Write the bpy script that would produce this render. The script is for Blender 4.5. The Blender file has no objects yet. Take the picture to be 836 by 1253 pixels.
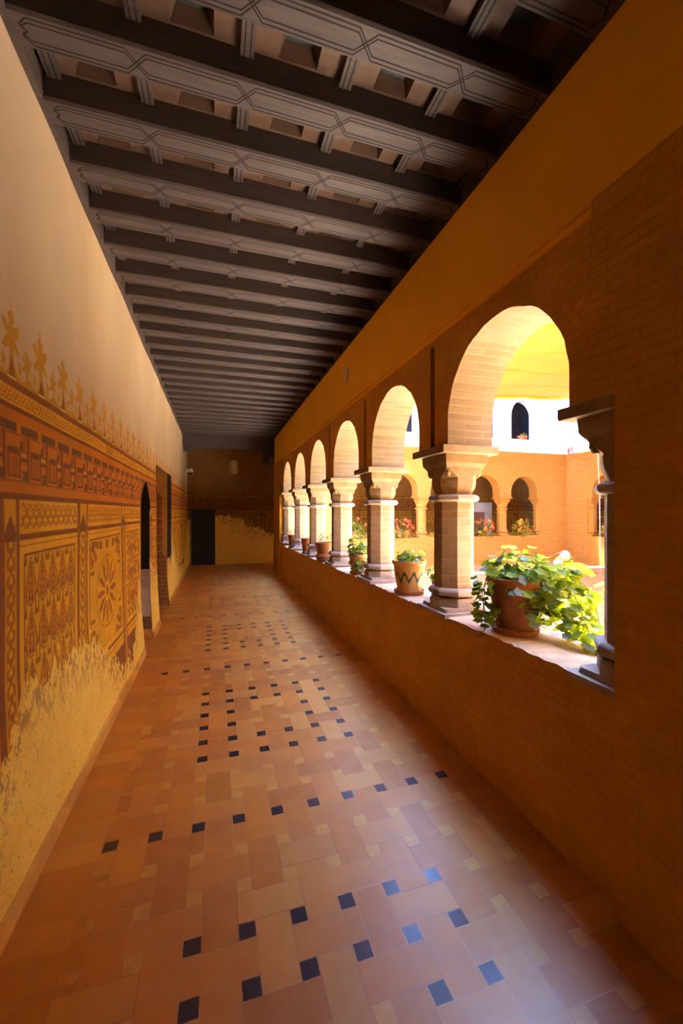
import bpy, math, random
import numpy as np
from mathutils import Vector, Matrix
R = random.Random(7)
SC = bpy.context.scene
COL = SC.collection
PI = math.pi

# ------------------------------------------------------------------ node helpers
class NT:
    def __init__(s, name):
        s.m = bpy.data.materials.new(name); s.m.use_nodes = True
        s.t = s.m.node_tree; s.n = s.t.nodes; s.l = s.t.links
        s.b = s.n['Principled BSDF']; s.out = s.n['Material Output']
        s.b.inputs['Specular IOR Level'].default_value = 0.3
    def node(s, k, **kw):
        n = s.n.new(k)
        for a, v in kw.items(): setattr(n, a, v)
        return n
    def put(s, sock, v):
        if isinstance(v, bpy.types.NodeSocket): s.l.new(v, sock)
        elif v is not None:
            if isinstance(v, (tuple, list)) and len(v) == 3 and sock.type == 'RGBA': v = (*v, 1)
            sock.default_value = v
    def M(s, op, a, b=None, c=None):
        n = s.node('ShaderNodeMath', operation=op)
        s.put(n.inputs[0], a); s.put(n.inputs[1], b); s.put(n.inputs[2], c)
        return n.outputs[0]
    def mix(s, f, a, b, mode='MIX'):
        n = s.node('ShaderNodeMix', data_type='RGBA', blend_type=mode)
        s.put(n.inputs[0], f); s.put(n.inputs[6], a); s.put(n.inputs[7], b)
        return n.outputs[2]
    def ramp(s, f, lo, hi, a=0., b=1.):
        n = s.node('ShaderNodeMapRange'); s.put(n.inputs[0], f)
        n.inputs[1].default_value = lo; n.inputs[2].default_value = hi
        n.inputs[3].default_value = a; n.inputs[4].default_value = b
        return n.outputs[0]
    def noise(s, scale, detail=4, rough=.55, vec=None, sc3=None):
        if vec is None: vec = s.pos()
        if sc3:
            mp = s.node('ShaderNodeMapping'); mp.inputs['Scale'].default_value = sc3
            s.l.new(vec, mp.inputs[0]); vec = mp.outputs[0]
        n = s.node('ShaderNodeTexNoise'); n.inputs['Scale'].default_value = scale
        n.inputs['Detail'].default_value = detail; n.inputs['Roughness'].default_value = rough
        s.l.new(vec, n.inputs['Vector']); return n.outputs[0]
    def pos(s):
        if not hasattr(s, '_p'): s._p = s.node('ShaderNodeNewGeometry').outputs['Position']
        return s._p
    def objco(s):
        if not hasattr(s, '_o'): s._o = s.node('ShaderNodeTexCoord').outputs['Object']
        return s._o
    def uv(s): return s.node('ShaderNodeTexCoord').outputs['UV']
    def bump(s, h, strength=.4, dist=.01):
        n = s.node('ShaderNodeBump'); n.inputs['Strength'].default_value = strength
        n.inputs['Distance'].default_value = dist
        s.l.new(h, n.inputs['Height']); s.l.new(n.outputs[0], s.b.inputs['Normal'])
    def col(s, v): s.put(s.b.inputs['Base Color'], v)
    def rough(s, v): s.put(s.b.inputs['Roughness'], v)

def blotch(name, c1, c2, scale=4, rough=.85, bump=.2, bs=60, metal=0, sc3=None, lo=.35, hi=.65, spec=.3, dist=.004):
    t = NT(name)
    t.col(t.mix(t.ramp(t.noise(scale, sc3=sc3), lo, hi), c1, c2)); t.rough(rough)
    t.b.inputs['Metallic'].default_value = metal
    t.b.inputs['Specular IOR Level'].default_value = spec
    if bump: t.bump(t.noise(bs, 3), bump, dist)
    return t.m

def brickmat(name, c1, c2, mortar, bw=.27, bh=.058, ms=.006, patch=.5, dark=None, rough=.85, bump=.5, vc=None):
    t = NT(name)
    b = t.node('ShaderNodeTexBrick'); b.offset = .5
    u = t.uv()
    # slightly wavy courses
    nz = t.node('ShaderNodeTexNoise'); nz.inputs['Scale'].default_value = 2.2; t.l.new(u, nz.inputs['Vector'])
    vs = t.node('ShaderNodeVectorMath', operation='SCALE'); t.l.new(nz.outputs['Color'], vs.inputs[0]); vs.inputs['Scale'].default_value = .03
    va = t.node('ShaderNodeVectorMath', operation='ADD'); t.l.new(u, va.inputs[0]); t.l.new(vs.outputs[0], va.inputs[1])
    t.l.new(va.outputs[0], b.inputs['Vector'])
    b.inputs['Scale'].default_value = 1
    b.inputs['Brick Width'].default_value = bw; b.inputs['Row Height'].default_value = bh
    b.inputs['Mortar Size'].default_value = ms; b.inputs['Mortar Smooth'].default_value = .4
    b.inputs['Color1'].default_value = (*c1, 1); b.inputs['Color2'].default_value = (*c2, 1); b.inputs['Mortar'].default_value = (*mortar, 1)
    c = b.outputs['Color']
    n1 = t.noise(3.1, 5, .65)
    c = t.mix(t.ramp(n1, .35, .7, 0, patch), c, dark or tuple(x * .6 for x in c1))
    n2 = t.noise(23, 4, .6)
    c = t.mix(t.ramp(n2, .45, .75, 0, .35), c, tuple(min(1, x * 1.25) for x in c2))
    t.col(c); t.rough(rough)
    h = t.M('ADD', t.M('MULTIPLY', b.outputs['Fac'], -1.), t.M('MULTIPLY', t.noise(45, 4, .6), .8))
    t.bump(h, bump, .006)
    return t.m

# ------------------------------------------------------------------ mesh builder
class MB:
    def __init__(s): s.v = []; s.f = []; s.m = []; s.u = []
    def face(s, pts, mat=0, uv=None):
        i = len(s.v); s.v += [tuple(p) for p in pts]; s.f.append(tuple(range(i, i + len(pts)))); s.m.append(mat)
        if uv is None:
            p = [Vector(q) for q in pts]; n = Vector((0, 0, 0))
            for k in range(1, len(p) - 1): n += (p[k] - p[0]).cross(p[k + 1] - p[0])
            a = [abs(x) for x in n]
            if a[2] >= a[0] and a[2] >= a[1]: uv = [(q[0], q[1]) for q in pts]
            elif a[0] >= a[1]: uv = [(q[1], q[2]) for q in pts]
            else: uv = [(q[0], q[2]) for q in pts]
        s.u += list(uv)
    def box(s, x0, x1, y0, y1, z0, z1, mat=0):
        a = [(x0, y0, z0), (x1, y0, z0), (x1, y1, z0), (x0, y1, z0), (x0, y0, z1), (x1, y0, z1), (x1, y1, z1), (x0, y1, z1)]
        for q in ((0, 3, 2, 1), (4, 5, 6, 7), (0, 1, 5, 4), (1, 2, 6, 5), (2, 3, 7, 6), (3, 0, 4, 7)): s.face([a[i] for i in q], mat)
    def loft(s, rings, mat=0, cap=True, uvw=None):
        for a, b in zip(rings, rings[1:]):
            n = len(a); L = 0
            for i in range(n):
                j = (i + 1) % n
                w = (Vector(a[j]) - Vector(a[i])).length
                w2 = max(w, (Vector(b[j]) - Vector(b[i])).length)
                s.face((a[i], a[j], b[j], b[i]), mat, [(L, a[i][2]), (L + w2, a[j][2]), (L + w2, b[j][2]), (L, b[i][2])]); L += w2
        if cap: s.face(rings[0][::-1], mat); s.face(rings[-1], mat)
    def lathe(s, prof, c=(0, 0, 0), n=28, mat=0, cap=True):
        rs = [[(c[0] + r * math.cos(2 * PI * i / n), c[1] + r * math.sin(2 * PI * i / n), c[2] + z) for i in range(n)] for r, z in prof]
        s.loft(rs, mat, cap)
    def tube(s, pts, r, n=6, mat=0, cap=True):
        pts = [Vector(p) for p in pts]; rs = []
        for i, p in enumerate(pts):
            d = (pts[min(i + 1, len(pts) - 1)] - pts[max(i - 1, 0)]).normalized()
            a = d.orthogonal().normalized() if i == 0 else (prev - d * prev.dot(d)).normalized()
            prev = a; b = d.cross(a); rr = r[i] if isinstance(r, (list, tuple)) else r
            rs.append([tuple(p + a * rr * math.cos(2 * PI * k / n) + b * rr * math.sin(2 * PI * k / n)) for k in range(n)])
        s.loft(rs, mat, cap)
    def build(s, name, mats, parent=None, smooth=False, loc=None, weld=True, **tags):
        me = bpy.data.meshes.new(name)
        v = s.v
        if loc: v = [(a - loc[0], b - loc[1], c - loc[2]) for a, b, c in v]
        me.from_pydata(v, [], s.f); me.update()
        if not isinstance(mats, (list, tuple)): mats = [mats]
        for m in mats: me.materials.append(m)
        me.polygons.foreach_set('material_index', s.m)
        ul = me.uv_layers.new(name='UVMap'); ul.data.foreach_set('uv', [x for p in s.u for x in p])
        if weld and smooth:
            import bmesh
            bm = bmesh.new(); bm.from_mesh(me); bmesh.ops.remove_doubles(bm, verts=bm.verts, dist=1e-5)
            bm.to_mesh(me); bm.free()
        if smooth:
            me.polygons.foreach_set('use_smooth', [True] * len(me.polygons))
            if smooth == 'auto': me.set_sharp_from_angle(angle=math.radians(38))
        o = bpy.data.objects.new(name, me); COL.objects.link(o)
        if loc: o.location = loc
        if parent: o.parent = parent; 
        for k, x in tags.items(): o[k] = x
        return o

def thing(name, loc, label, cat, group=None):
    o = bpy.data.objects.new(name, None); COL.objects.link(o); o.location = loc
    o.empty_display_size = .1
    o['label'] = label; o['category'] = cat
    if group: o['group'] = group
    return o
def struct(o): o['kind'] = 'structure'; return o

# ------------------------------------------------------------------ constants (metres, camera foot at origin, corridor along +Y)
F_PX = 496.; YAW = math.atan(154 / 496); EYE = 1.6
XR = 1.555            # corridor face of arcade
XO = 1.92             # courtyard face of arcade
P0, PITCH = 1.262, 1.44
HALF = .515
CY = [P0 + PITCH * k for k in range(7)]     # column axes, first and last are engaged
ZS, ZC = 2.07, 2.232  # springing, centre of arch curve
YE = 11.05            # end of arcade wall
YF = 12.9             # far end wall
CX0, CX1, CY0, CY1 = XO, 11.15, .22, 10.69
ZCEIL = 3.59
def sill(y): return .872 - .010 * (min(max(y, 0), 10) - 1.4)

# ------------------------------------------------------------------ materials
M = {}
M['upper_plaster'] = None
M['ochre'] = blotch('ochre_plaster', (.80, .40, .012), (.74, .35, .009), 1.6, .9, .12, 30)
M['corbrick'] = brickmat('brown_washed_brick', (.52, .235, .015), (.57, .265, .02), (.49, .22, .018), .25, .047, .004, .65, (.36, .145, .010), .85, .6)
M['facbrick'] = brickmat('yellow_brick', (.44, .215, .040), (.49, .255, .06), (.32, .14, .025), .26, .062, .009, .35, (.39, .175, .03))
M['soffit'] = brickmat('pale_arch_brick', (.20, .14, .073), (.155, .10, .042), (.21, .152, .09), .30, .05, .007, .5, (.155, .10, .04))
M['colbrick'] = brickmat('column_brick', (.35, .235, .125), (.27, .16, .08), (.34, .24, .15), .16, .058, .008, .45, (.25, .15, .07))
M['stone'] = blotch('pale_stone', (.36, .27, .19), (.27, .19, .13), 7, .8, .4, 40)
M['capstone'] = blotch('washed_brick_capital', (.26, .17, .082), (.20, .125, .055), 9, .85, .5, 35)
M['sill'] = blotch('worn_sill', (.56, .36, .19), (.42, .24, .11), 8, .75, .5, 26)
M['white'] = blotch('white_limewash', (.62, .62, .63), (.58, .57, .57), 2, .9, .15, 30)
M['dark_room'] = blotch('dim_room', (.10, .09, .09), (.07, .06, .06), 2, .9, 0)
def woodmat(name, a, b, sc3=(1, 14, 14), rough=.55):
    t = NT(name)
    n = t.noise(3.0, 6, .6, sc3=sc3)
    t.col(t.mix(t.ramp(n, .3, .7), a, b)); t.rough(rough); t.bump(n, .25, .004); t.b.inputs['Specular IOR Level'].default_value = .35
    return t.m
M['wood'] = woodmat('dark_beam_wood', (.088, .064, .056), (.055, .040, .035))
M['woodface'] = woodmat('greyed_beam_underside', (.090, .068, .064), (.062, .046, .043))
M['groove'] = blotch('black_groove_shade', (.022, .014, .012), (.018, .011, .01), 9, .8, 0)  # groove shade and black lining put into one flat dark colour
M['tanwood'] = woodmat('tan_coffer_board', (.15, .088, .058), (.115, .065, .042), (2, 9, 9))
M['bluewood'] = blotch('blue_grey_coffer_top', (.05, .065, .07), (.035, .045, .05), 9, .7, 0)
M['door'] = woodmat('near_black_door', (.020, .018, .024), (.010, .010, .014), (12, 12, 1), .6)
M['terra'] = blotch('terracotta_pot', (.40, .155, .05), (.28, .10, .035), 9, .75, .2, 60)
M['glazed'] = blotch('glazed_ochre_pot', (.66, .36, .10), (.58, .28, .07), 6, .25, .05, 20, spec=.5)
M['soil'] = blotch('potting_soil', (.05, .03, .02), (.09, .055, .035), 30, .95, .8, 50)
M['iron'] = blotch('dark_iron', (.03, .028, .027), (.05, .045, .04), 12, .5, .1, metal=.6)
M['brass'] = blotch('old_brass', (.55, .38, .14), (.38, .25, .09), 12, .4, .1, metal=.8)
M['zigzag'] = blotch('blue_green_glaze', (.035, .07, .065), (.05, .09, .08), 9, .3, 0)
M['plastic'] = blotch('white_plastic', (.75, .75, .76), (.70, .70, .71), 5, .4, 0)
M['blackp'] = blotch('black_plastic', (.02, .02, .02), (.03, .03, .03), 5, .3, 0)
M['stem'] = blotch('plant_stem', (.12, .10, .03), (.20, .20, .06), 9, .7, 0)

def leafmat(name, a, b, back, tr=.35):
    t = NT(name)
    t.col(t.mix(t.ramp(t.noise(14, 2), .35, .65), a, b)); t.rough(.6); t.b.inputs['Specular IOR Level'].default_value = .2
    tl = t.node('ShaderNodeBsdfTranslucent'); tl.inputs[0].default_value = (*back, 1)
    mx = t.node('ShaderNodeMixShader'); mx.inputs[0].default_value = tr
    t.l.new(t.b.outputs[0], mx.inputs[1]); t.l.new(tl.outputs[0], mx.inputs[2]); t.l.new(mx.outputs[0], t.out.inputs[0])
    return t.m
M['leaf_a'] = leafmat('bright_ivy_leaf', (.19, .27, .010), (.27, .33, .014), (.36, .46, .01), .5)
M['leaf_b'] = leafmat('deep_ivy_leaf', (.06, .105, .012), (.10, .155, .018), (.16, .24, .01))
M['leaf_c'] = leafmat('blue_grey_leaf', (.13, .18, .12), (.19, .24, .16), (.2, .35, .15), .2)
M['leaf_y'] = leafmat('yellow_green_leaf', (.52, .50, .06), (.40, .42, .05), (.6, .6, .05))
M['petal_r'] = leafmat('red_petal', (.62, .08, .04), (.75, .16, .05), (.7, .1, .05), .2)
M['petal_o'] = leafmat('orange_petal', (.80, .34, .05), (.85, .45, .08), (.8, .3, .05), .2)
M['petal_p'] = leafmat('pale_pink_petal', (.88, .52, .60), (.92, .68, .74), (.9, .6, .65), .3)

# awning cloth: thin translucent fabric with sewn seams
def awning_mat():
    t = NT('yellow_awning_cloth')
    base = t.mix(t.ramp(t.noise(1.3, 3), .35, .65), (.41, .215, .03), (.37, .19, .022))
    t.col(base); t.rough(.8)
    tl = t.node('ShaderNodeBsdfTranslucent'); t.l.new(base, tl.inputs[0])
    mx = t.node('ShaderNodeMixShader'); mx.inputs[0].default_value = .022
    t.l.new(t.b.outputs[0], mx.inputs[1]); t.l.new(tl.outputs[0], mx.inputs[2]); t.l.new(mx.outputs[0], t.out.inputs[0])
    return t.m
M['awning'] = awning_mat()
M['hem'] = leafmat('orange_awning_hem', (.72, .38, .03), (.66, .33, .02), (.6, .3, .02), .15)

# plaster of the high part of the left wall
def plaster_left(name, wallpaint, u1=(.62, .47, .28), u2=(.53, .38, .21), u3=(.48, .365, .245)):
    t = NT(name)
    streak = t.noise(1.2, 5, .6, sc3=(1, 1, .45))
    n2 = t.noise(.55, 3, .5)
    up = t.mix(t.ramp(streak, .38, .62), u1, u2)
    up = t.mix(t.ramp(n2, .45, .62, 0, .55), up, u3)
    if not wallpaint:
        t.col(up); t.rough(.9); t.bump(t.noise(14, 5, .6), .15, .01); return t.m
    a = t.node('ShaderNodeAttribute'); a.attribute_name = 'paint'
    w = t.node('ShaderNodeAttribute'); w.attribute_name = 'wear'      # R: paint cover, G: height above worn edge
    sep = t.node('ShaderNodeSeparateColor'); t.l.new(w.outputs['Color'], sep.inputs[0])
    fade = t.noise(9, 5, .6)
    paint = t.mix(t.ramp(fade, .4, .7, 0, .28), a.outputs['Color'], (.46, .19, .02))
    c = t.mix(sep.outputs[0], up, paint)
    # mortar where the paint has fallen off
    fine = t.noise(11, 6, .72, sc3=(1, 1, .6)); big = t.noise(3.2, 4, .6, sc3=(1, 1, .7))
    edge = t.M('ADD', t.M('MULTIPLY', t.M('SUBTRACT', fine, .5), 1.5), t.M('MULTIPLY', t.M('SUBTRACT', big, .5), 1.5))
    g = t.M('ADD', t.M('MULTIPLY', t.M('SUBTRACT', sep.outputs[1], .5), 2.), edge)
    bare_mask = t.ramp(g, -.012, .012, 1, 0)
    pit = t.noise(70, 3, .6)
    bare = t.mix(t.ramp(t.noise(5, 4), .4, .65), (.97, .72, .13), (.92, .62, .09))
    bare = t.mix(t.ramp(pit, .60, .66, 0, .75), bare, (.38, .22, .09))
    # scraps of old paint left inside the bare zone near its edge
    scraps = t.M('MULTIPLY', t.ramp(t.noise(22, 6, .75, sc3=(1, 1, .6)), .50, .54), t.ramp(g, -.8, -.15))
    bare = t.mix(t.M('MULTIPLY', scraps, .75), bare, (.40, .20, .07))
    c = t.mix(bare_mask, c, bare)
    t.col(c); t.rough(.85)
    h = t.M('ADD', t.M('MULTIPLY', bare_mask, t.M('ADD', t.M('MULTIPLY', pit, .5), -.6)), t.M('MULTIPLY', t.noise(14, 5, .6), .5))
    t.bump(h, .55, .008)
    return t.m
M['painted'] = plaster_left('painted_dado_plaster', True)
M['painted_far'] = plaster_left('dark_painted_plaster', True, (.30, .15, .045), (.24, .11, .03), (.20, .10, .03))  # darker, browner variant of the dado plaster for the far wall
M['upper_plaster'] = plaster_left('warm_streaked_plaster', False)

# ------------------------------------------------------------------ floor tiles
def floor_mat():
    t = NT('terracotta_tiles_with_insets')
    sp = t.node('ShaderNodeSeparateXYZ'); t.l.new(t.pos(), sp.inputs[0])
    X, Y = sp.outputs[0], sp.outputs[1]
    Mx = t.M
    def inv(a): return Mx('SUBTRACT', 1., a)
    def AND(a, b): return Mx('MULTIPLY', a, b)
    def OR(a, b): return Mx('MAXIMUM', a, b)
    u = Mx('DIVIDE', Mx('SUBTRACT', X, FX0), FDX); v = Mx('DIVIDE', Mx('SUBTRACT', Y, FY0), FDY)
    iu = Mx('FLOOR', Mx('ADD', u, .5)); iv = Mx('FLOOR', Mx('ADD', v, .5))
    fu = Mx('ABSOLUTE', Mx('SUBTRACT', u, iu)); fv = Mx('ABSOLUTE', Mx('SUBTRACT', v, iv))
    nu = Mx('FLOOR', u); nv = Mx('FLOOR', v)
    h = 1 / 6
    su = Mx('LESS_THAN', fu, h); sv = Mx('LESS_THAN', fv, h)
    sq = AND(su, sv)
    par = Mx('FLOORED_MODULO', Mx('ADD', nu, nv), 2.)        # 0: upright tile, 1: lying tile
    upright = Mx('LESS_THAN', par, .5)
    # owner of the gaps
    pr = Mx('FLOORED_MODULO', Mx('ADD', nu, iv), 2.); rowid = Mx('SUBTRACT', iv, pr)
    pq = Mx('FLOORED_MODULO', Mx('ADD', iu, nv), 2.); colid = Mx('SUBTRACT', iu, inv(pq))
    hg = AND(sv, inv(su)); vg = AND(su, inv(sv))
    def sel(m, a, b): return Mx('ADD', Mx('MULTIPLY', m, a), Mx('MULTIPLY', inv(m), b))
    idu = sel(vg, colid, nu); idv = sel(hg, rowid, nv)
    gw = .012
    lu = Mx('LESS_THAN', Mx('ABSOLUTE', Mx('SUBTRACT', fu, h)), gw); lv = Mx('LESS_THAN', Mx('ABSOLUTE', Mx('SUBTRACT', fv, h)), gw)
    grout = OR(AND(lu, OR(sv, upright)), AND(lv, OR(su, inv(upright))))
    # border courses
    xl = FX0 - FDX * (2 + h); xr = FX0 + FDX * (7 + h)
    bl = Mx('LESS_THAN', X, xl); br = Mx('GREATER_THAN', X, xr); bord = OR(bl, br)
    yb = Mx('DIVIDE', Y, .1315); iyb = Mx('FLOOR', yb); fyb = Mx('SUBTRACT', yb, iyb)
    gb = OR(Mx('LESS_THAN', fyb, .025), OR(Mx('LESS_THAN', Mx('ABSOLUTE', Mx('SUBTRACT', X, xl)), .0025), Mx('LESS_THAN', Mx('ABSOLUTE', Mx('SUBTRACT', X, xr)), .0025)))
    grout = sel(bord, gb, grout)
    sq = AND(sq, inv(bord))
    idu = sel(bord, sel(bl, -50., 50.), idu); idv = sel(bord, iyb, idv)
    # dark insets
    jm = Mx('FLOORED_MODULO', Mx('SUBTRACT', iv, 3.), 11.)
    def rng(a, lo, hi): return AND(Mx('GREATER_THAN', a, lo - .5), Mx('LESS_THAN', a, hi + .5))
    line = AND(rng(jm, 0, 0), rng(iu, -2, 7))
    ring = AND(AND(rng(jm, 3, 8), rng(iu, 0, 5)), inv(AND(rng(jm, 5, 6), rng(iu, 2, 3))))
    dark = AND(sq, OR(line, ring))
    light = AND(AND(sq, inv(dark)), rng(iu, -1, 9))
    cv = t.node('ShaderNodeCombineXYZ'); t.put(cv.inputs[0], idu); t.put(cv.inputs[1], idv); t.put(cv.inputs[2], Mx('MULTIPLY', sq, 7.))
    wn = t.node('ShaderNodeTexWhiteNoise', noise_dimensions='3D'); t.l.new(cv.outputs[0], wn.inputs[0])
    ws = t.node('ShaderNodeSeparateColor'); t.l.new(wn.outputs['Color'], ws.inputs[0])
    c = t.mix(ws.outputs[0], (.60, .235, .028), (.43, .15, .017))
    c = t.mix(t.M('MULTIPLY', t.ramp(ws.outputs[1], .55, 1), .7), c, (.66, .34, .07))
    c = t.mix(t.ramp(t.noise(12, 5, .6), .35, .7, 0, .35), c, (.62, .33, .09))
    c = t.mix(t.ramp(t.noise(2.2, 4, .6), .45, .7, 0, .4), c, (.34, .14, .07))
    c = t.mix(t.M('MULTIPLY', light, .5), c, (.66, .38, .07))
    c = t.mix(dark, c, (.035, .022, .026))
    c = t.mix(t.M('MULTIPLY', grout, inv(t.M('MULTIPLY', dark, 0.))), c, t.mix(ws.outputs[2], (.60, .32, .12), (.34, .13, .04)))
    t.col(c)
    ro = t.mix(t.noise(7, 4, .6), (.30, .30, .30), (.52, .52, .52))
    ro = t.mix(dark, ro, (.30, .30, .30)); t.l.new(ro, t.b.inputs['Roughness'])
    t.b.inputs['Specular IOR Level'].default_value = .5
    hh = t.M('ADD', t.M('MULTIPLY', grout, -1.), t.M('ADD', t.M('MULTIPLY', ws.outputs[1], .5), t.M('MULTIPLY', t.noise(30, 3), .25)))
    t.bump(hh, .35, .003)
    return t.m
FX0, FDX, FY0, FDY = -.083, .1992, 1.587, .1975
M['floor'] = floor_mat()
def court_mat():
    t = NT('courtyard_paving')
    b = t.node('ShaderNodeTexBrick'); b.offset = .5; t.l.new(t.pos(), b.inputs['Vector'])
    b.inputs['Scale'].default_value = 1; b.inputs['Brick Width'].default_value = .28; b.inputs['Row Height'].default_value = .14
    b.inputs['Mortar Size'].default_value = .006
    b.inputs['Color1'].default_value = (.66, .57, .45, 1); b.inputs['Color2'].default_value = (.70, .62, .50, 1); b.inputs['Mortar'].default_value = (.74, .68, .60, 1)
    c = b.outputs['Color']
    # rows of dark edging bricks laid as crossing bands
    sp = t.node('ShaderNodeSeparateXYZ'); t.l.new(t.pos(), sp.inputs[0])
    c = t.mix(t.ramp(sp.outputs[0], 4.0, 4.02), c, t.mix(t.ramp(t.noise(4), .4, .6), (.44, .27, .10), (.36, .21, .075)))  # paler strip beside the arcade, out of view, added to bounce sun inside
    c = t.mix(t.M('MULTIPLY', t.ramp(sp.outputs[0], 4.0, 4.02), t.M('MULTIPLY', b.outputs['Fac'], .5)), c, (.60, .48, .30))
    for ax in (0, 1):
        a = t.M('FLOORED_MODULO', t.M('SUBTRACT', sp.outputs[ax], .35), 1.31)
        q = t.M('FLOORED_MODULO', sp.outputs[1 - ax], .28)
        m = t.M('MULTIPLY', t.M('LESS_THAN', a, .05), t.M('LESS_THAN', q, .19))
        c = t.mix(m, c, (.16, .11, .12))
    t.col(c); t.rough(.7); return t.m
M['court'] = court_mat()

# ------------------------------------------------------------------ SETTING: floors
b = MB(); b.face([(-1.7, -2.2, 0), (XO, -2.2, 0), (XO, YF + .1, 0), (-1.7, YF + .1, 0)])
b.box(-1.7, XO, -2.2, YF + .1, -.1, -.002)
struct(b.build('floor', M['floor']))
b = MB(); b.box(XO - .02, 13.7, CY1, YF + .1, -.1, -.001); b.box(CX1, 13.7, -2.2, CY1, -.1, -.001)
b.box(XO + .001, 13.7, -2.2, CY0, -.1, -.001)
struct(b.build('floor_galleries', M['floor']))
b = MB(); b.box(XO + .001, CX1 - .001, CY0 + .001, CY1 - .001, -.2, -.03)
struct(b.build('floor_courtyard', M['court']))

# ------------------------------------------------------------------ SETTING: painted walls
C_OCH = np.array((.56, .27, .022)); C_YEL = np.array((.62, .315, .026)); C_DRK = np.array((.19, .065, .028)); C_BRN = np.array((.30, .11, .018))
C_RED = np.array((.42, .13, .03)); C_GRY = np.array((.15, .075, .045)); C_ORA = np.array((.52, .17, .022)); C_TAN = np.array((.50, .28, .09))
def h2(a, b, k=0.):
    x = np.sin(a * 12.9898 + b * 78.233 + k * 37.719) * 43758.5453
    return x - np.floor(x)
def fr(x): return x - np.floor(x)
PANELS = [(1.40, 1.885, 'star'), (1.925, 2.04, 'nar'), (2.06, 2.835, 'ogee'), (2.872, 3.012, 'nar'), (3.032, 4.03, 'star'), (4.05, 4.18, 'nar'), (4.20, 4.96, 'ogee')]
def panel_list(a0, a1):
    out = []; k = a0; i = 0
    while k < a1:
        w = (.13, .80, .14, .96)[i % 4]; out.append((k, min(k + w, a1), ('nar', 'ogee', 'nar', 'star')[i % 4])); k += w + .03; i += 1
    return out
def paint_fn(y, z, panels):
    """colour and cover of the painted dado at (y along wall, z up), arrays"""
    c = np.empty(y.shape + (3,)); c[:] = C_OCH
    cov = np.zeros(y.shape)
    def S(mask, col): c[mask] = col
    cov[z < 2.15] = 1
    # ---- cresting
    def flower(u, v, s):
        u = np.abs(u) / s; v = v / s; m = np.zeros(u.shape, bool)
        m |= (v > 0) & (v < .62) & (u < .055 - .02 * v)
        m |= (((v - .56) / .17) ** 2 + (u / .075) ** 2) < 1
        m |= ((v - .64 - (u - .12) * .6) ** 2 / .0060 + (u - .12) ** 2 / .0115) < 1
        m |= ((v - .46 + (u - .12) * .7) ** 2 / .0040 + (u - .12) ** 2 / .0110) < 1
        m |= (v > .6) & (v < 1.0) & (u < .085 * (1 - (v - .6) / .4) + .012 * np.cos((v - .6) * 30))
        m |= (np.abs(v - .80) < .05) & (u < .10 - .9 * np.abs(v - .80))
        return m
    v = z - 2.15
    ut = (fr((y - 2.31) / .29 + .5) - .5) * .29
    us = (fr((y - 2.31) / .29) - .5) * .29
    uq = (fr((y - 2.31) / .145) - .5) * .145
    mt = flower(ut, v, .315); ms = flower(us, v, .185); mq = flower(uq, v, .11)
    base = (v >= 0) & (v < .022 + .028 * np.abs(np.cos(y * PI / .145)) ** 3 + .055 * np.clip(1 - np.abs(ut) / .05, 0, 1))
    m = mt | ms | mq | base
    sh = (flower(ut + .008, v, .325) | flower(us + .005, v, .193)) & ~m
    S(sh & (v > 0), C_BRN * 1.1); cov[sh & (v > 0) & (v < .34)] = .8
    S(m, C_OCH * .70); cov[m] = 1
    tri = (v > .012) & (v < .10) & (np.abs(ut) < .030 * (1 - (v - .012) / .088))
    S(tri, C_DRK * 1.1); cov[tri] = 1
    tb = (v > .006) & (v < .016) & (np.abs(ut) < .034); S(tb, np.array((.70, .5, .25))); cov[tb] = 1
    # ---- bands
    def band(a, b_): return (z >= a) & (z < b_)
    S(band(2.122, 2.152), C_DRK)
    B = band(2.048, 2.122); S(B, C_YEL * .92)
    p = fr((y + z) / .034); q = fr((y - z) / .034)
    S(B & band(2.056, 2.114) & ((p < .30) | (q < .30)) & ~((p < .30) & (q < .30)), C_BRN)
    S(band(2.028, 2.048), C_DRK)
    S(band(1.975, 2.028), C_ORA * .92)
    # ---- interlaced key band
    K = band(1.735, 1.975); S(K, C_RED)
    T = .215; k = np.floor((y - 1.94) / T); u = (y - 1.94) / T - k; w = (z - 1.735) / .24
    def rc(u0, u1, w0, w1, col): S(K & (u >= u0) & (u < u1) & (w >= w0) & (w < w1), col)
    rc(0, 1, .86, 1.0, C_GRY); rc(.52, .70, .72, 1.0, C_ORA)
    rc(0, .06, 0, .82, C_DRK); rc(.06, .13, .02, .82, C_RED * 1.1)
    rc(.13, .66, .60, .80, C_ORA * .95); rc(.13, .66, .80, .82, C_DRK)
    rc(.13, .19, .08, .55, C_DRK); rc(.19, .58, .46, .58, C_GRY); rc(.19, .25, .08, .46, C_RED)
    for q0 in (.25, .33, .41, .49): rc(q0, q0 + .03, .10, .40, C_BRN * .9)
    rc(.19, .60, .06, .09, C_DRK); rc(.13, .66, .0, .045, C_RED * 1.15); rc(.13, .66, .045, .06, C_DRK)
    rc(.60, .66, .06, .60, C_DRK * 1.1)
    rc(.66, .80, .55, .72, C_GRY); rc(.80, .97, .62, .86, C_RED * .9); rc(.68, .92, .44, .50, C_TAN)
    rc(.66, .97, .34, .42, C_GRY); rc(.70, .90, .18, .34, C_ORA); rc(.66, .97, .50, .55, C_BRN)
    S(K & (u > .70) & (u < .97) & (w < .18) & ((u - .70) / .27 > 1 - w / .18), C_GRY)
    rc(.74, .97, .0, .06, C_GRY); rc(.97, 1, 0, .86, C_DRK)
    S(band(1.722, 1.737), C_BRN)
    S(band(1.682, 1.722), C_ORA * .93)
    S(band(1.652, 1.682), C_DRK)
    # ---- panels
    low = z < 1.652
    S(low, C_DRK * 1.15)
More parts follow.
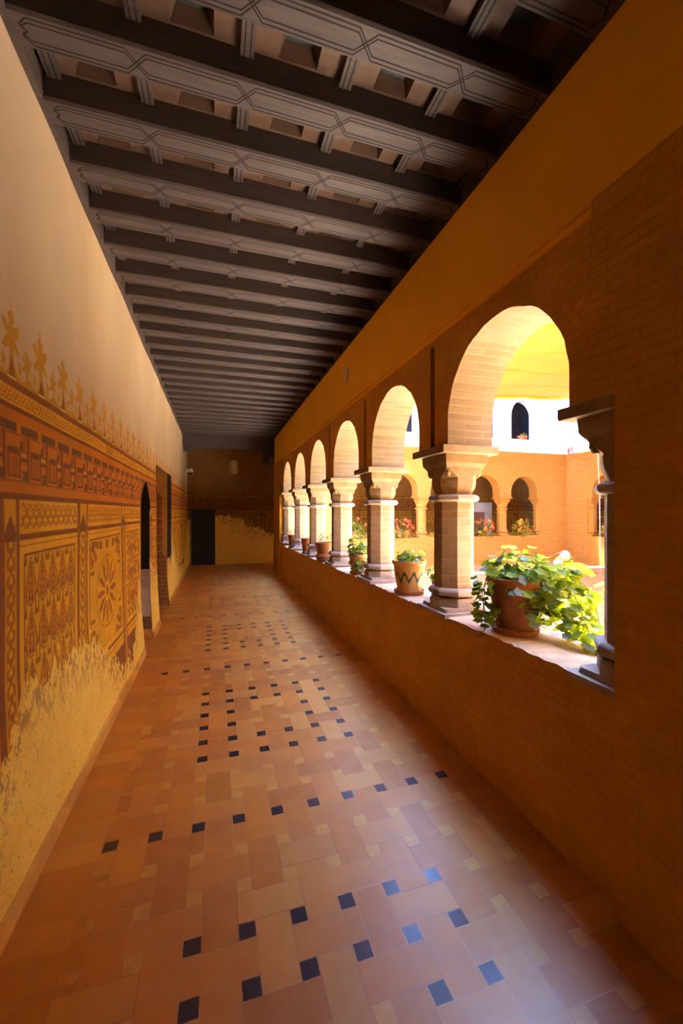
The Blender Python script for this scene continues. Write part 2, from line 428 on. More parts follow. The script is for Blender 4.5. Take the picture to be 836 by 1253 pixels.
    for a, b_, kind in panels:
        P = (y >= a) & (y < b_) & low
        w_ = b_ - a; uu = (y - a); 
        S(P, C_YEL if kind != 'nar' else C_OCH)
        S(P & band(1.478, 1.503), C_DRK)
        S(P & ((uu < .006) | (uu > w_ - .006)), C_BRN)
        S(P & band(.53, .55), C_DRK); S(P & band(.49, .50), C_DRK); S(P & (z < .44), C_DRK)
        # small upper panel
        up = P & (z >= 1.503)
        if kind == 'nar':
            t_ = np.abs(uu - w_ / 2) < (w_ / 2) * np.clip(1 - (z - 1.503) / .085, 0, 1)
            S(up & t_, C_DRK * 1.1); S(up & (z < 1.508), C_DRK)
            mid = P & (z < 1.475) & (uu > .02) & (uu < w_ - .02)
            S(mid, C_YEL * .9)
            a1 = np.sin(z * PI / .075) * (w_ / 2 - .03); xx = uu - w_ / 2
            S(mid & (np.abs(np.abs(xx) - np.abs(a1)) < .010), C_BRN)
            S(mid & (np.abs(xx) < .012) & (fr(z / .075) < .4), C_BRN)
            S(mid & ((uu < .026) | (uu > w_ - .026)), C_BRN)
        else:
            inn = up & (uu > .02) & (uu < w_ - .02) & (z < 1.635) & (z > 1.525)
            p = fr((uu + z * .9) / .072); q = fr((uu - z * .9) / .072)
            cell = (fr(uu / .036) < .45) & (fr(z / .032) < .5)
            S(inn & ((p < .18) | (q < .18)), C_BRN * 1.05); S(inn & cell & ~((p < .18) | (q < .18)), C_BRN * 1.3)
            big = P & (z < 1.475) & (z > .56)
            S(big & (np.abs(z - 1.452) < .004), C_BRN)
            x0, x1, z0, z1 = .045, w_ - .045, .60, 1.415
            fm = big & (uu > x0) & (uu < x1) & (z > z0) & (z < z1)
            S(fm, C_DRK)
            x0 += .009; x1 -= .009; z0 += .009; z1 -= .009
            fi = big & (uu > x0) & (uu < x1) & (z > z0) & (z < z1)
            S(fi, C_YEL * .93)
            if kind == 'ogee':
                W = (x1 - x0) / 5; Hh = .235
                for off in (0, 1):
                    ux = (uu - x0) / W + .5 * off; ux = ux - np.floor(ux) - .5
                    vz = (z1 - z) / Hh + .5 * off; row = np.floor(vz); vz = 1 - (vz - row)      # 0 bottom .. 1 top of teardrop
                    def tear(g): 
                        prof = np.where(vz < .38, np.sqrt(np.clip(1 - ((.38 - vz) / .38) ** 2, 0, 1)), np.clip((1 - vz) / .62, 0, 1) ** .8)
                        return np.abs(ux) < g * prof
                    if off == 0:
                        S(fi & tear(.46), C_BRN * .9); S(fi & tear(.33) & (vz > .06), C_YEL * .9)
                        S(fi & tear(.25) & (vz > .10), C_BRN)
                        S(fi & (np.abs(ux) < .15) & (vz > .18) & (vz < .66) & (fr(vz / .16) < .62), C_RED * 1.15)
                        S(fi & (np.abs(np.abs(ux) - .12) < .05) & (vz > .08) & (vz < .22), C_DRK)
                    else:
                        S(fi & tear(.20) & (vz > .3) & (vz < .8), C_BRN * .95)
                        S(fi & (np.abs(ux) < .07) & (vz > .42) & (vz < .7), C_YEL)
            else:
                cx = (x0 + x1) / 2; cz = (z0 + z1) / 2 - .01; sx = (x1 - x0) / 2
                X_ = (uu - cx) / sx; Z_ = (z - cz) / .41
                rr = np.hypot(X_, Z_); th = np.arctan2(Z_, X_)
                n = 12; a_ = (fr(th / (2 * PI) * n + .5) - .5) * 2      # -1..1 inside a ray
                S(fi & (rr < .62) & (np.abs(a_) < .10 / np.clip(rr, .05, 9)*.55), C_YEL * 1.08)
                ray = (rr > .16) & (rr < .60) & (np.abs(a_) < .62 - .55 * np.abs(rr - .40) / .24)
                S(fi & ray, C_BRN)
                S(fi & (rr > .20) & (rr < .34) & (np.abs(a_) < .55), C_DRK * 1.2)
                S(fi & (rr < .09), C_BRN)
                ring = np.abs(rr - .66) < .014; S(fi & ring & (np.abs(a_) < .8), C_BRN)
                for sxn in (-1, 1):
                    for szn in (-1, 1):
                        r2 = np.hypot(X_ - sxn, Z_ - szn); t2 = np.arctan2(Z_ - szn, X_ - sxn)
                        a2 = np.abs(fr(t2 / (2 * PI) * 12) - .5) * 2
                        S(fi & (r2 < .5) & (r2 > .12) & (a2 < .62 - .9 * np.abs(r2 - .32)), C_BRN)
                edge = (np.abs(np.abs(X_) - .86) < .09) & (fr(Z_ * 5) < .35); S(fi & edge & (np.abs(Z_) > .3), C_BRN * .9)
                tp = (Z_ > .80) & (fr(X_ * 2.5 + .25) < .35) & (Z_ < .95); S(fi & tp, C_DRK * 1.2)
    c *= np.array((1.38, 1.50, .9))
    # handmade unevenness
    c *= (1 + .06 * np.sin(y * 9.1 + 3 * np.sin(z * 7)) * np.sin(z * 11.3 + y))[..., None]
    return c, cov
def painted_wall(name, aa, zz, Pfn, wearfn, panels, hole=None, mat='painted', dim=1.):
    """grid wall: aa positions along, zz heights; Pfn(a,z)->xyz arrays; hole(a,z)->bool array on cells"""
    A, Z = np.meshgrid(aa, zz, indexing='ij')
    na, nz = len(aa), len(zz)
    co = np.stack(Pfn(A, Z), -1).reshape(-1, 3)
    idx = np.arange(na * nz).reshape(na, nz)
    q = np.stack([idx[:-1, :-1], idx[1:, :-1], idx[1:, 1:], idx[:-1, 1:]], -1)
    keep = np.ones((na - 1, nz - 1), bool)
    if hole is not None:
        ca = (A[:-1, :-1] + A[1:, 1:]) / 2; cz = (Z[:-1, :-1] + Z[1:, 1:]) / 2; keep = ~hole(ca, cz)
    q = q[keep]
    me = bpy.data.meshes.new(name)
    me.vertices.add(na * nz); me.vertices.foreach_set('co', co.ravel().astype(np.float32))
    me.loops.add(q.size); me.loops.foreach_set('vertex_index', q.ravel().astype(np.int32))
    me.polygons.add(len(q)); me.polygons.foreach_set('loop_start', np.arange(0, q.size, 4, dtype=np.int32)); me.polygons.foreach_set('loop_total', np.full(len(q), 4, dtype=np.int32))
    me.update(calc_edges=True); me.validate()
    col, cov = paint_fn(A, Z, panels)
    wr = wearfn(A, Z); col = col * dim
    ca = me.color_attributes.new('paint', 'FLOAT_COLOR', 'POINT')
    ca.data.foreach_set('color', np.concatenate([col, np.ones(A.shape + (1,))], -1).ravel().astype(np.float32))
    cb = me.color_attributes.new('wear', 'FLOAT_COLOR', 'POINT')
    cb.data.foreach_set('color', np.stack([cov, wr, np.zeros(A.shape), np.ones(A.shape)], -1).ravel().astype(np.float32))
    me.materials.append(M[mat]); me.polygons.foreach_set('use_smooth', np.ones(len(q), bool))
    o = bpy.data.objects.new(name, me); COL.objects.link(o); return struct(o)

def xl_prof(z):  # left wall plane bulges towards its foot
    return np.interp(z, [0, .10, .5, .9, 2.2, 3.62], [-.757, -.760, -.785, -.800, -.806, -.826])
zb_y = [-2, 1.7, 1.9, 2.05, 2.4, 2.8, 3.2, 3.5, 3.87, 4.3, 4.55, 4.75, 5.1, 5.6, 6.2, 8.1, 8.3, 8.7, 9.2, 10, 11, 11.6, 12.2, 12.9]
zb_z = [.5, .5, .56, .80, .80, .78, .68, .50, .24, .25, .45, .80, .80, .9, .80, .8, 1.35, 1.0, .5, .35, .3, .5, 1.0, 1.3]
def wear_left(y, z):
    d = z - np.interp(y, zb_y, zb_z); return np.clip(.5 + .5 * d / .35 * .9, 0, 1)
D2 = (4.99, 5.62)      # lancet doorway
D3 = (6.25, 7.50)      # tall square-headed recess
def hole_left(y, z):
    hw = (D2[1] - D2[0]) / 2; cx = (D2[0] + D2[1]) / 2
    top = 1.62 + .34 * np.sqrt(np.clip(1 - np.abs(y - cx) / hw, 0, 1)) * (1.0)
    m = (np.abs(y - cx) < hw) & (z < top)
    m |= (y > D3[0]) & (y < D3[1]) & (z < 2.27)
    return m
aa = [-2.1]
while aa[-1] < YF:
    y = aa[-1]; aa.append(y + (.02 if y < 1.6 else max(.0055, min(.028, .0052 * (y / 2) ** 2))))
for cut in (D2[0], D2[1], D3[0], D3[1]): aa.append(cut)
aa = np.array(sorted(a for a in aa if a < YF) + [YF])
zz = np.concatenate([np.arange(0, 2.49, .0055), np.arange(2.5, 3.60, .05), [3.62]])
painted_wall('wall_left', aa, zz, lambda a, z: (xl_prof(z) + .003 * np.sin(a * 3.1 + 2 * z) + .002 * np.sin(a * 7.7 - 5 * z), a, z), wear_left,
             PANELS + panel_list(5.68, 6.24) + panel_list(8.06, YF), hole_left)
# far end wall behind the galleries
fx = np.concatenate([np.arange(-.83, 2.2, .014), np.arange(2.2, 13.71, .03)])
fz = np.concatenate([np.arange(0, 2.49, .014), np.arange(2.5, 3.9, .1), [3.95]])
DX = (-.695, -.035)
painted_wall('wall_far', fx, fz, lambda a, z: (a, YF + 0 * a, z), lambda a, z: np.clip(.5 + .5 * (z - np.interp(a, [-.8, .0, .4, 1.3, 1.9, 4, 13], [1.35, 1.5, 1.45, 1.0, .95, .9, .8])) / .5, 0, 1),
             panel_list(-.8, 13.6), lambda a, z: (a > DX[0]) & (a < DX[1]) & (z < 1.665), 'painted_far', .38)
gx = np.arange(-2.1, YF, .03); gz = np.concatenate([np.arange(0, 2.49, .02), [2.6, 3.0, 3.95]])
painted_wall('wall_gallery_right', gx, gz, lambda a, z: (13.65 + 0 * a, a, z), lambda a, z: np.clip(.5 + .5 * (z - .8) / .5, 0, 1), panel_list(-2, YF))
# skirting strip on the left
b = MB()
for a, c_ in ((-2.1, D2[0]), (D2[1], D3[0]), (D3[1], YF)):
    b.face([(-.740, a, 0), (-.740, c_, 0), (-.742, c_, .075), (-.742, a, .075)]); b.face([(-.742, a, .075), (-.742, c_, .075), (-.765, c_, .088), (-.765, a, .088)])
    b.face([(-.740, a, 0), (-.742, a, .075), (-.765, a, .088), (-.765, a, 0)]); b.face([(-.740, c_, 0), (-.742, c_, .075), (-.765, c_, .088), (-.765, c_, 0)])
M['skirt'] = blotch('worn_skirting', (.74, .43, .09), (.58, .30, .06), 5, .8, .3, 30)
struct(b.build('baseboard_left', M['skirt']))
# lancet doorway: deep reveal with dark door above a whitened foot
b = MB(); dp = -1.35
b.box(-.80, dp, D2[0] - .02, D2[0], 0, 1.98, 0)
n = 10; hw = (D2[1] - D2[0]) / 2; cx = (D2[0] + D2[1]) / 2
def topz(y): return 1.62 + .34 * math.sqrt(max(0, 1 - abs(y - cx) / hw))
pts = [(D2[0], 1.62)] + [(cx - hw + 2 * hw * i / 20, topz(cx - hw + 2 * hw * i / 20)) for i in range(1, 20)] + [(D2[1], 1.62)]
for (y0, z0), (y1, z1) in zip(pts, pts[1:]): b.face([(-.79, y0, z0), (-.79, y1, z1), (dp, y1, z1), (dp, y0, z0)], 4)
b.face([(-.77, D2[1], 0), (dp, D2[1], 0), (dp, D2[1], .12), (-.77, D2[1], .12)], 3)
b.face([(-.77, D2[1], .12), (dp, D2[1], .12), (dp, D2[1], .28), (-.785, D2[1], .28)], 2)
b.face([(-.785, D2[1], .28), (dp, D2[1], .28), (dp, D2[1], .88), (-.80, D2[1], .88)], 1)
b.box(-.80, dp, D2[1] - .012, D2[1] + .01, .88, 1.64, 4)
b.box(-1.34, -1.39, D2[0], D2[1], 0, 2.0, 4)
M['reveal_white'] = blotch('whitened_reveal', (.66, .56, .46), (.52, .40, .30), 7, .85, .5, 30)
M['reveal_dark'] = blotch('stained_reveal', (.30, .15, .08), (.22, .11, .06), 7, .85, .5, 30)
struct(b.build('door_2', [M['skirt'], M['reveal_white'], M['reveal_dark'], M['skirt'], M['door']]))
# tall square-headed passage with a stepped brick jamb, dark shutter leaf beside it
M['recbrick'] = brickmat('stepped_reveal_brick', (.36, .16, .05), (.42, .20, .07), (.20, .08, .03), .26, .07, .012, .4, (.28, .11, .035))
M['recplaster'] = blotch('orange_plaster', (.62, .33, .08), (.52, .25, .05), 5, .9, .4, 20)
b = MB(); y0, y1 = D3
b.face([(-.80, y0, 2.27), (-.80, y1, 2.27), (-1.5, y1, 2.27), (-1.5, y0, 2.27)], 2)
b.face([(-.80, y0, 0), (-1.5, y0, 0), (-1.5, y0, 2.27), (-.80, y0, 2.27)], 0)
n = 34
for i in range(n):
    z0, z1 = 2.27 * i / n, 2.27 * (i + 1) / n
    if z0 > 2.02: xe = -1.5
    elif z0 > 1.86: xe = -.90 - (z0 - 1.86) * .5
    elif z0 > .86: xe = -.875 + .016 * (i % 2)
    else: xe = -.815 + .014 * (i % 2)
    if xe > -1.49:
        b.face([(-1.5, y1, z0), (xe, y1, z0), (xe, y1, z1), (-1.5, y1, z1)], 1); b.box(-1.5, xe, y1 - .02 - .012 * (i % 2), y1, z0, z1, 1)
    b.face([(xe, y1, z0), (-.79, y1, z0), (-.79, y1, z1), (xe, y1, z1)], 0)
b.box(-1.52, -1.5, y0, y1, 0, 2.3, 3)
b.box(-.82, -.775, 7.52, 8.02, .81, 2.26, 3)
struct(b.build('door_3', [M['recplaster'], M['recbrick'], M['reveal_dark'], M['door']]))
b = MB(); b.box(-1.75, -1.55, -2.2, YF + .2, -.1, 3.9); b.box(-1.55, -.83, YF - .01, YF + .2, 0, 3.9); b.box(-1.55, -.83, -2.2, -2.1, 0, 3.9); b.box(-1.6, -.83, -2.2, YF + .2, 3.75, 3.9)
struct(b.build('wall_left_core', M['recplaster']))
# dark plank door in the end wall
b = MB()
b.box(DX[0] - .002, DX[1] + .002, YF + .03, YF + .08, 0, 1.67, 0)
for i in range(6): b.box(DX[0] + .02 + i * .107, DX[0] + .115 + i * .107, YF + .018, YF + .03, .03, 1.65, 0)
b.box(DX[0] - .03, DX[0], YF - .012, YF + .05, 0, 1.70, 0); b.box(DX[1], DX[1] + .02, YF - .012, YF + .05, 0, 1.70, 0); b.box(DX[0] - .03, DX[1] + .02, YF - .012, YF + .05, 1.665, 1.70, 0)
struct(b.build('door_1', M['door']))
b = MB(); b.box(-1.7, 2.0, -2.2, -2.1, 0, 3.9); struct(b.build('wall_behind', M['recplaster']))

# ------------------------------------------------------------------ arcade walls
def arch_wall(mb, P, a0, a1, cen, half, zb, zc, z1, thick, mf=0, ms=1, mo=0, ring=0., z0=None, groove=False, n=28, rag=0.):
    """P(a,w,z)->xyz; front w=0, back w=thick."""
    rr = random.Random(len(cen) * 7 + int(z1 * 10))
    edges = [a0] + [x for c in cen for x in (c - half, c + half)] + [a1]
    for side, w in ((0, 0), (1, thick)):
        m = mf if side == 0 else mo
        rg = ring if side == 0 else 0
        def Q(a, b_, c, d, uvs=None): mb.face([P(x, w, z) for x, z in (a, b_, c, d)], m, uvs or [a, b_, c, d])
        for k in range(0, len(edges), 2):
            l, r = edges[k], edges[k + 1]; lr = l + (rg if k else 0); rr_ = r - (rg if k < len(edges) - 2 else 0)
            if groove and side == 0 and 0 < k < len(edges) - 2:
                g = (l + r) / 2; gw = .03; gt = z1 - .07
                Q((l, zb), (g - gw, zb), (g - gw, zc), (l, zc)); Q((g + gw, zb), (r, zb), (r, zc), (g + gw, zc))
                Q((lr, zc), (g - gw, zc), (g - gw, z1), (lr, z1)); Q((g + gw, zc), (rr_, zc), (rr_, z1), (g + gw, z1)); Q((g - gw, gt), (g + gw, gt), (g + gw, z1), (g - gw, z1))
                dpt = .05
                mb.face([P(g - gw, dpt, zb), P(g + gw, dpt, zb), P(g + gw, dpt, gt), P(g - gw, dpt, gt)], m)
                for gg in (g - gw, g + gw): mb.face([P(gg, 0, zb), P(gg, dpt, zb), P(gg, dpt, gt), P(gg, 0, gt)], m)
                mb.face([P(g - gw, 0, gt), P(g + gw, 0, gt), P(g + gw, dpt, gt), P(g - gw, dpt, gt)], m)
            else:
                Q((l, zb), (r, zb), (r, zc), (l, zc)); Q((lr, zc), (rr_, zc), (rr_, z1), (lr, z1))
            if z0 is not None and side == 0 or (z0 is not None and side == 1): Q((l, z0), (r, z0), (r, zb), (l, zb))
        for c in cen:
            if z0 is not None: Q((c - half, z0), (c + half, z0), (c + half, zb), (c - half, zb))
            R2 = random.Random(int(c * 100))
            jit = [R2.uniform(-rag, rag) for _ in range(n + 1)]; jit[0] = jit[-1] = 0
            for i in range(n):
                t0, t1 = PI - PI * i / n, PI - PI * (i + 1) / n
                p0 = (c + (half + jit[i]) * math.cos(t0), zc + (half + jit[i]) * math.sin(t0)); p1 = (c + (half + jit[i + 1]) * math.cos(t1), zc + (half + jit[i + 1]) * math.sin(t1))
                if rg:
                    q0 = (c + (half + rg) * math.cos(t0), min(z1, zc + (half + rg) * math.sin(t0))); q1 = (c + (half + rg) * math.cos(t1), min(z1, zc + (half + rg) * math.sin(t1)))
                    al0, al1 = half * (PI - t0), half * (PI - t1)
                    Q(p0, p1, q1, q0, [(.01, al0), (.01, al1), (rg, al1), (rg, al0)])
                else: q0, q1 = p0, p1
                Q(q0, q1, (q1[0], z1), (q0[0], z1))
                if side == 0:
                    al0, al1 = half * (PI - t0), half * (PI - t1)
                    mb.face([P(p0[0], 0, p0[1]), P(p1[0], 0, p1[1]), P(p1[0], thick, p1[1]), P(p0[0], thick, p0[1])], ms, [(0, al0), (0, al1), (thick, al1), (thick, al0)])
            if side == 0:
                for sgn in (-1, 1):
                    e = c + sgn * half
                    mb.face([P(e, 0, zb), P(e, 0, zc), P(e, thick, zc), P(e, thick, zb)], ms, [(0, zb), (0, zc), (thick, zc), (thick, zb)])
                if z0 is not None: mb.face([P(c - half, 0, zb), P(c + half, 0, zb), P(c + half, thick, zb), P(c - half, thick, zb)], ms)
    # underside of the piers
    for k in range(0, len(edges), 2):
        l, r = edges[k], edges[k + 1]
        mb.face([P(l, 0, zb), P(r, 0, zb), P(r, thick, zb), P(l, thick, zb)], ms)
    mb.face([P(a0, 0, z1), P(a1, 0, z1), P(a1, thick, z1), P(a0, thick, z1)], mf)

T = XO - XR
ccy = [(a + b_) / 2 for a, b_ in zip(CY, CY[1:])]
ZPL = 2.905
b = MB()
arch_wall(b, lambda a, w, z: (XR + w, a, z), 1.30, CY[-1], ccy, PITCH / 2 - .21, ZS, ZC, ZPL, T, 0, 1, 2, ring=.15, groove=True, rag=.004)
# solid corner piers, 4 cm proud of the arcade
b.box(XR - .053, XO, -2.1, P0 + .048, ZS, ZPL, 0)
b.box(XR - .053, XO, CY[-1] - .05, YE, ZS, ZPL, 0)
# plastered wall above, lip over the brick
b.box(XR - .03, XO, -2.1, YE, ZPL, 3.75, 3)
b.box(XR - .014, XR + .01, P0 + .05, CY[-1] - .05, ZPL - .035, ZPL, 3)
struct(b.build('wall_right', [M['corbrick'], M['soffit'], M['facbrick'], M['ochre']]))
for y0_, y1_, nm in ((-2.1, P0 - .055, 'wall_pier_near'), (CY[-1] + .055, YE, 'wall_pier_far')):
    b = MB(); b.box(XR - .053, XO, y0_, y1_, 0, ZS, 0); struct(b.build(nm, M['corbrick']))
# parapet (worn inner edge)
b = MB(); ys = np.linspace(P0 - .055, CY[-1] + .055, 250); rr = random.Random(3)
prev = None
for y in ys:
    e = .010 * math.sin(y * 5.3) * math.sin(y * 2.1) + rr.uniform(-.005, .008); s_ = sill(y)
    dz = rr.uniform(-.006, .004)
    row = [(XR - .004, y, 0), (XR - .004 + rr.uniform(-.002, .003), y, s_ * .5), (XR + .002, y, s_ - .05), (XR + .008 + e, y, s_ + dz - .004), (XR + .03 + e, y, s_ + dz * .4), (XO - .01, y, s_), (XO, y, s_ - .02), (XO, y, -.03)]
    if prev:
        for i in range(7):
            m = 0 if i < 3 else (1 if i < 5 else 2)
            b.face([prev[i], row[i], row[i + 1], prev[i + 1]], m)
    prev = row
o = b.build('parapet', [M['corbrick'], M['sill'], M['facbrick']], label='low rust-brown brick parapet carrying the columns and flowerpots', category='parapet')

# ------------------------------------------------------------------ columns
def ring8(cx, cy, z, h, cut):
    c = max(cut * h, .0015)
    return [(cx + x, cy + y, z) for x, y in ((h, -h + c), (h, h - c), (h - c, h), (-h + c, h), (-h, h - c), (-h, -h + c), (-h + c, -h), (h - c, -h))]
OCT = .586
def make_column(name, zs, mats, lab=None):
    """column standing at origin, parapet top at z=zs"""
    root = thing(name, (0, 0, 0), lab or '', 'column')
    b = MB(); z = zs
    b.loft([ring8(0, 0, z - .012, .205, .02), ring8(0, 0, z + .018, .205, .02)])
    b.loft([ring8(0, 0, z + .018, .172, .02), ring8(0, 0, z + .045, .172, .1)])
    b.loft([ring8(0, 0, z + .045, .165, OCT), ring8(0, 0, z + .088, .165, OCT), ring8(0, 0, z + .108, .15, OCT)])
    rs = [ring8(0, 0, z + .150 - .030 * math.cos(i * PI / 8), .150 + .026 * math.sin(i * PI / 8), OCT) for i in range(9)]
    b.loft(rs); b.build('base', mats[1], root)
    b = MB(); n = 14
    zt = 1.68; rs = []
    for i in range(n + 1): rs.append(ring8(0, 0, z + .18 + (zt - z - .18) * i / n, .137, OCT))
    b.loft(rs); b.build('shaft', mats[0], root)
    b = MB(); rs = [ring8(0, 0, 1.703 - .026 * math.cos(i * PI / 8), .146 + .030 * math.sin(i * PI / 8), OCT) for i in range(9)]
    b.loft(rs); b.build('necking_ring', mats[1], root)
    b = MB()
    b.loft([ring8(0, 0, 1.725, .118, OCT), ring8(0, 0, 1.785, .148, OCT), ring8(0, 0, 1.815, .153, OCT), ring8(0, 0, 1.835, .153, OCT), ring8(0, 0, 1.85, .150, OCT), ring8(0, 0, 1.925, .152, .04)])
    b.loft([ring8(0, 0, 1.855, .128, .5), ring8(0, 0, 1.925, .152, .04), ring8(0, 0, 1.935, .160, .03), ring8(0, 0, 1.955, .172, .02), ring8(0, 0, 2.018, .176, .02)])
    for sx in (-1, 1):
        for sy in (-1, 1):   # little scooped keystone on each corner
            b.loft([ring8(sx * .122, sy * .122, 1.86, .012, OCT), ring8(sx * .128, sy * .128, 1.885, .020, OCT), ring8(sx * .132, sy * .132, 1.915, .012, OCT)])
    b.build('capital', mats[2], root)
    b = MB(); b.loft([ring8(0, 0, 2.018, .228, .02), ring8(0, 0, 2.030, .232, .02), ring8(0, 0, 2.070, .232, .02)])
    b.build('abacus', mats[2], root)
    return root
def dup(root, loc, label, group=None):
    r = root.copy(); COL.objects.link(r); r.location = loc; r['label'] = label
    if group: r['group'] = group
    elif 'group' in r: del r['group']
    for ch in root.children:
        c = ch.copy(); COL.objects.link(c); c.parent = r
        for g in ch.children:
            d = g.copy(); COL.objects.link(d); d.parent = c
    return r
colmats = (M['colbrick'], M['stone'], M['capstone'])
XC = (XR - .047 + XO + .045) / 2
col0 = make_column('brick_column', .86, colmats)
names = ['half-embedded brick column against the big brown pier at right', 'octagonal brick column between the ivy pot and the zigzag pot, largest free one',
         'octagonal brick column just behind the zigzag pot, second free one', 'octagonal brick column third along the parapet, bulging pot behind it',
         'octagonal brick column fourth along the parapet', 'octagonal brick column fifth along the parapet, last free one', 'engaged brick column at the far end of the parapet']
for k in range(7):
    loc = (XC, CY[k], sill(CY[k]) - .86)
    # copies stretch nothing: only the foot follows the slightly falling parapet
    if k == 0: col0.location = (XC, CY[k], 0); col0['label'] = names[0]; col0['group'] = 'columns of the near arcade'
    else: dup(col0, (XC, CY[k], 0), names[k], 'columns of the near arcade')

# ------------------------------------------------------------------ courtyard
TT = .36
fc = [XO + .36 - .185 + PITCH * i for i in range(7)]  # placeholder, replaced below
FXC = [8.752 + PITCH * k for k in range(-4, 2)]        # axes of the far arcade columns (last is engaged)
FYC = [P0 + PITCH * k for k in range(7)]
ccx = [(a + b_) / 2 for a, b_ in zip(FXC, FXC[1:])]
b = MB()
arch_wall(b, lambda a, w, z: (a, CY1 + w, z), XO, CX1 + TT, ccx, PITCH / 2 - .21, ZS, ZC, 3.30, TT, 0, 0, 1, n=20)
b.box(XO + .001, FXC[0] + .05, CY1, CY1 + TT, 0, ZS); b.box(FXC[-1] - .05, CX1 + TT, CY1, CY1 + TT, 0, ZS)
pb = MB(); pb.box(FXC[0] + .05, FXC[-1] - .05, CY1, CY1 + TT, 0, .84); struct(pb.build('wall_courtyard_far_parapet', M['facbrick']))
for z0, z1, d in ((3.13, 3.15, .025), (3.30, 3.38, .03), (3.38, 3.46, .06), (3.46, 3.50, .09)): b.box(XO + .001, CX1, CY1 - d, CY1 + .1, z0, z1)
struct(b.build('wall_courtyard_far', [M['facbrick'], M['corbrick']]))
b = MB()
rc_ = [(a + b_) / 2 for a, b_ in zip(FYC, FYC[1:])]
arch_wall(b, lambda a, w, z: (CX1 + w, a, z), CY0, CY1 + TT - .001, rc_, PITCH / 2 - .21, ZS, ZC, 3.30, TT, 0, 0, 1, n=20)
b.box(CX1 + .001, CX1 + TT, CY0, FYC[0] + .05, 0, ZS); b.box(CX1 + .001, CX1 + TT, FYC[-1] - .05, CY1 + TT, 0, ZS)
pb = MB(); pb.box(CX1 + .001, CX1 + TT, FYC[0] + .05, FYC[-1] - .05, 0, .84); struct(pb.build('wall_courtyard_right_parapet', M['facbrick']))
for z0, z1, d in ((3.13, 3.15, .025), (3.30, 3.38, .03), (3.38, 3.46, .06), (3.46, 3.50, .09)): b.box(CX1 - d, CX1 + .1, CY0, CY1 - d, z0, z1)
struct(b.build('wall_courtyard_right', [M['facbrick'], M['corbrick']]))
# upper storeys
ZU = 6.1
for nm, P, a0, a1, cen in (('wall_upper_far', lambda a, w, z: (a, CY1 + .02 + w, z), XO, CX1 + TT, ccx), ('wall_upper_right', lambda a, w, z: (CX1 + .02 + w, a, z), CY0, CY1 + .02, rc_)):
    b = MB(); arch_wall(b, P, a0, a1, cen, .49, 3.93, 4.72, ZU, .32, 0, 0, 0, z0=3.50, n=20)
    struct(b.build(nm, M['white']))
b = MB(); b.box(XO - .3, XO, -2.1, CY1 + .3, 3.75, ZU)      # our own side and the near side
struct(b.build('wall_upper_left', M['white']))
b = MB(); b.box(XO, CX1 + TT, CY0 - .3, CY0, 0, 3.48, 1); b.box(XO, CX1 + TT, CY0 - .3, CY0, 3.48, ZU, 0)
struct(b.build('wall_courtyard_near', [M['white'], M['facbrick']]))
# rooms behind the upper arches, gallery ceilings
b = MB(); b.box(XO, 13.7, YF + .0, YF + .1, 3.96, ZU); b.box(13.6, 13.7, -2.1, YF, 3.96, ZU)
struct(b.build('wall_upper_rooms', M['dark_room']))
b = MB(); b.box(XO, 13.75, CY1 + TT, YF + .05, 3.50, 3.62, 0); b.box(CX1 + TT, 13.75, -2.1, CY1 + TT, 3.50, 3.62, 0)
b.box(XO - .3, 13.75, CY1 + .34, YF + .1, ZU, ZU + .1, 1); b.box(CX1 + .34, 13.75, -2.1, CY1 + .34, ZU, ZU + .1, 1)
struct(b.build('ceiling_galleries', [M['wood'], M['dark_room']]))
fcol = make_column('courtyard_column', .84, (M['facbrick'], M['facbrick'], M['facbrick']), 'x')
cl = ['yellow brick column of the far arcade, left part of courtyard', 'yellow brick column of the far arcade, second from left', 'yellow brick column of the far arcade seen through the second arch',
      'yellow brick column of the far arcade, next left of the one between the flower bushes', 'yellow brick column between the red and yellow flower bushes', 'engaged yellow brick column right of the yellow flower bush']
fcol.location = (FXC[4], CY1 + TT / 2, 0); fcol['label'] = cl[4]; fcol['group'] = 'columns of the far courtyard arcade'
for k in (1, 2, 3, 5): dup(fcol, (FXC[k], CY1 + TT / 2, 0), cl[k], 'columns of the far courtyard arcade')
dup(fcol, (CX1 + TT / 2, FYC[6], 0), 'engaged yellow brick column on the right-hand courtyard facade near the corner', 'columns of the right courtyard arcade')
dup(fcol, (CX1 + TT / 2, FYC[5], 0), 'free yellow brick column on the right-hand courtyard facade', 'columns of the right courtyard arcade')

# awning: rippled translucent cloth drawn over most of the courtyard
b = MB(); nx, ny = 64, 60; X0a, X1a, Y0a, Y1a = 3.9, 11.0, .6, 10.30
def aw(i, j):
    u, v = i / nx, j / ny; x = X0a + (X1a - X0a) * u; y = Y0a + (Y1a - Y0a) * v
    z = 5.10 + .072 * (x - 8.2) + .16 * ((2 * v - 1) ** 2 - 1) * -1 * .9
    z += .035 * math.sin(y * 7.5 + 1.2 * math.sin(x * 1.3)) + .02 * math.sin(x * 2.6 + y)
    z += .020 * math.sin(y * 19 + 2 * math.sin(x * 2)) * math.sin(x * 3.1)
    return (x, y, z)
for i in range(nx):
    for j in range(ny): b.face([aw(i, j), aw(i + 1, j), aw(i + 1, j + 1), aw(i, j + 1)])
awn = thing('awning', (7.5, 5.5, 5.1), 'yellow translucent sun awning stretched above the courtyard', 'awning')
b.build('cloth', M['awning'], None, smooth=True).parent = awn; awn.children[0].location = (-7.5, -5.5, -5.1)
b = MB()
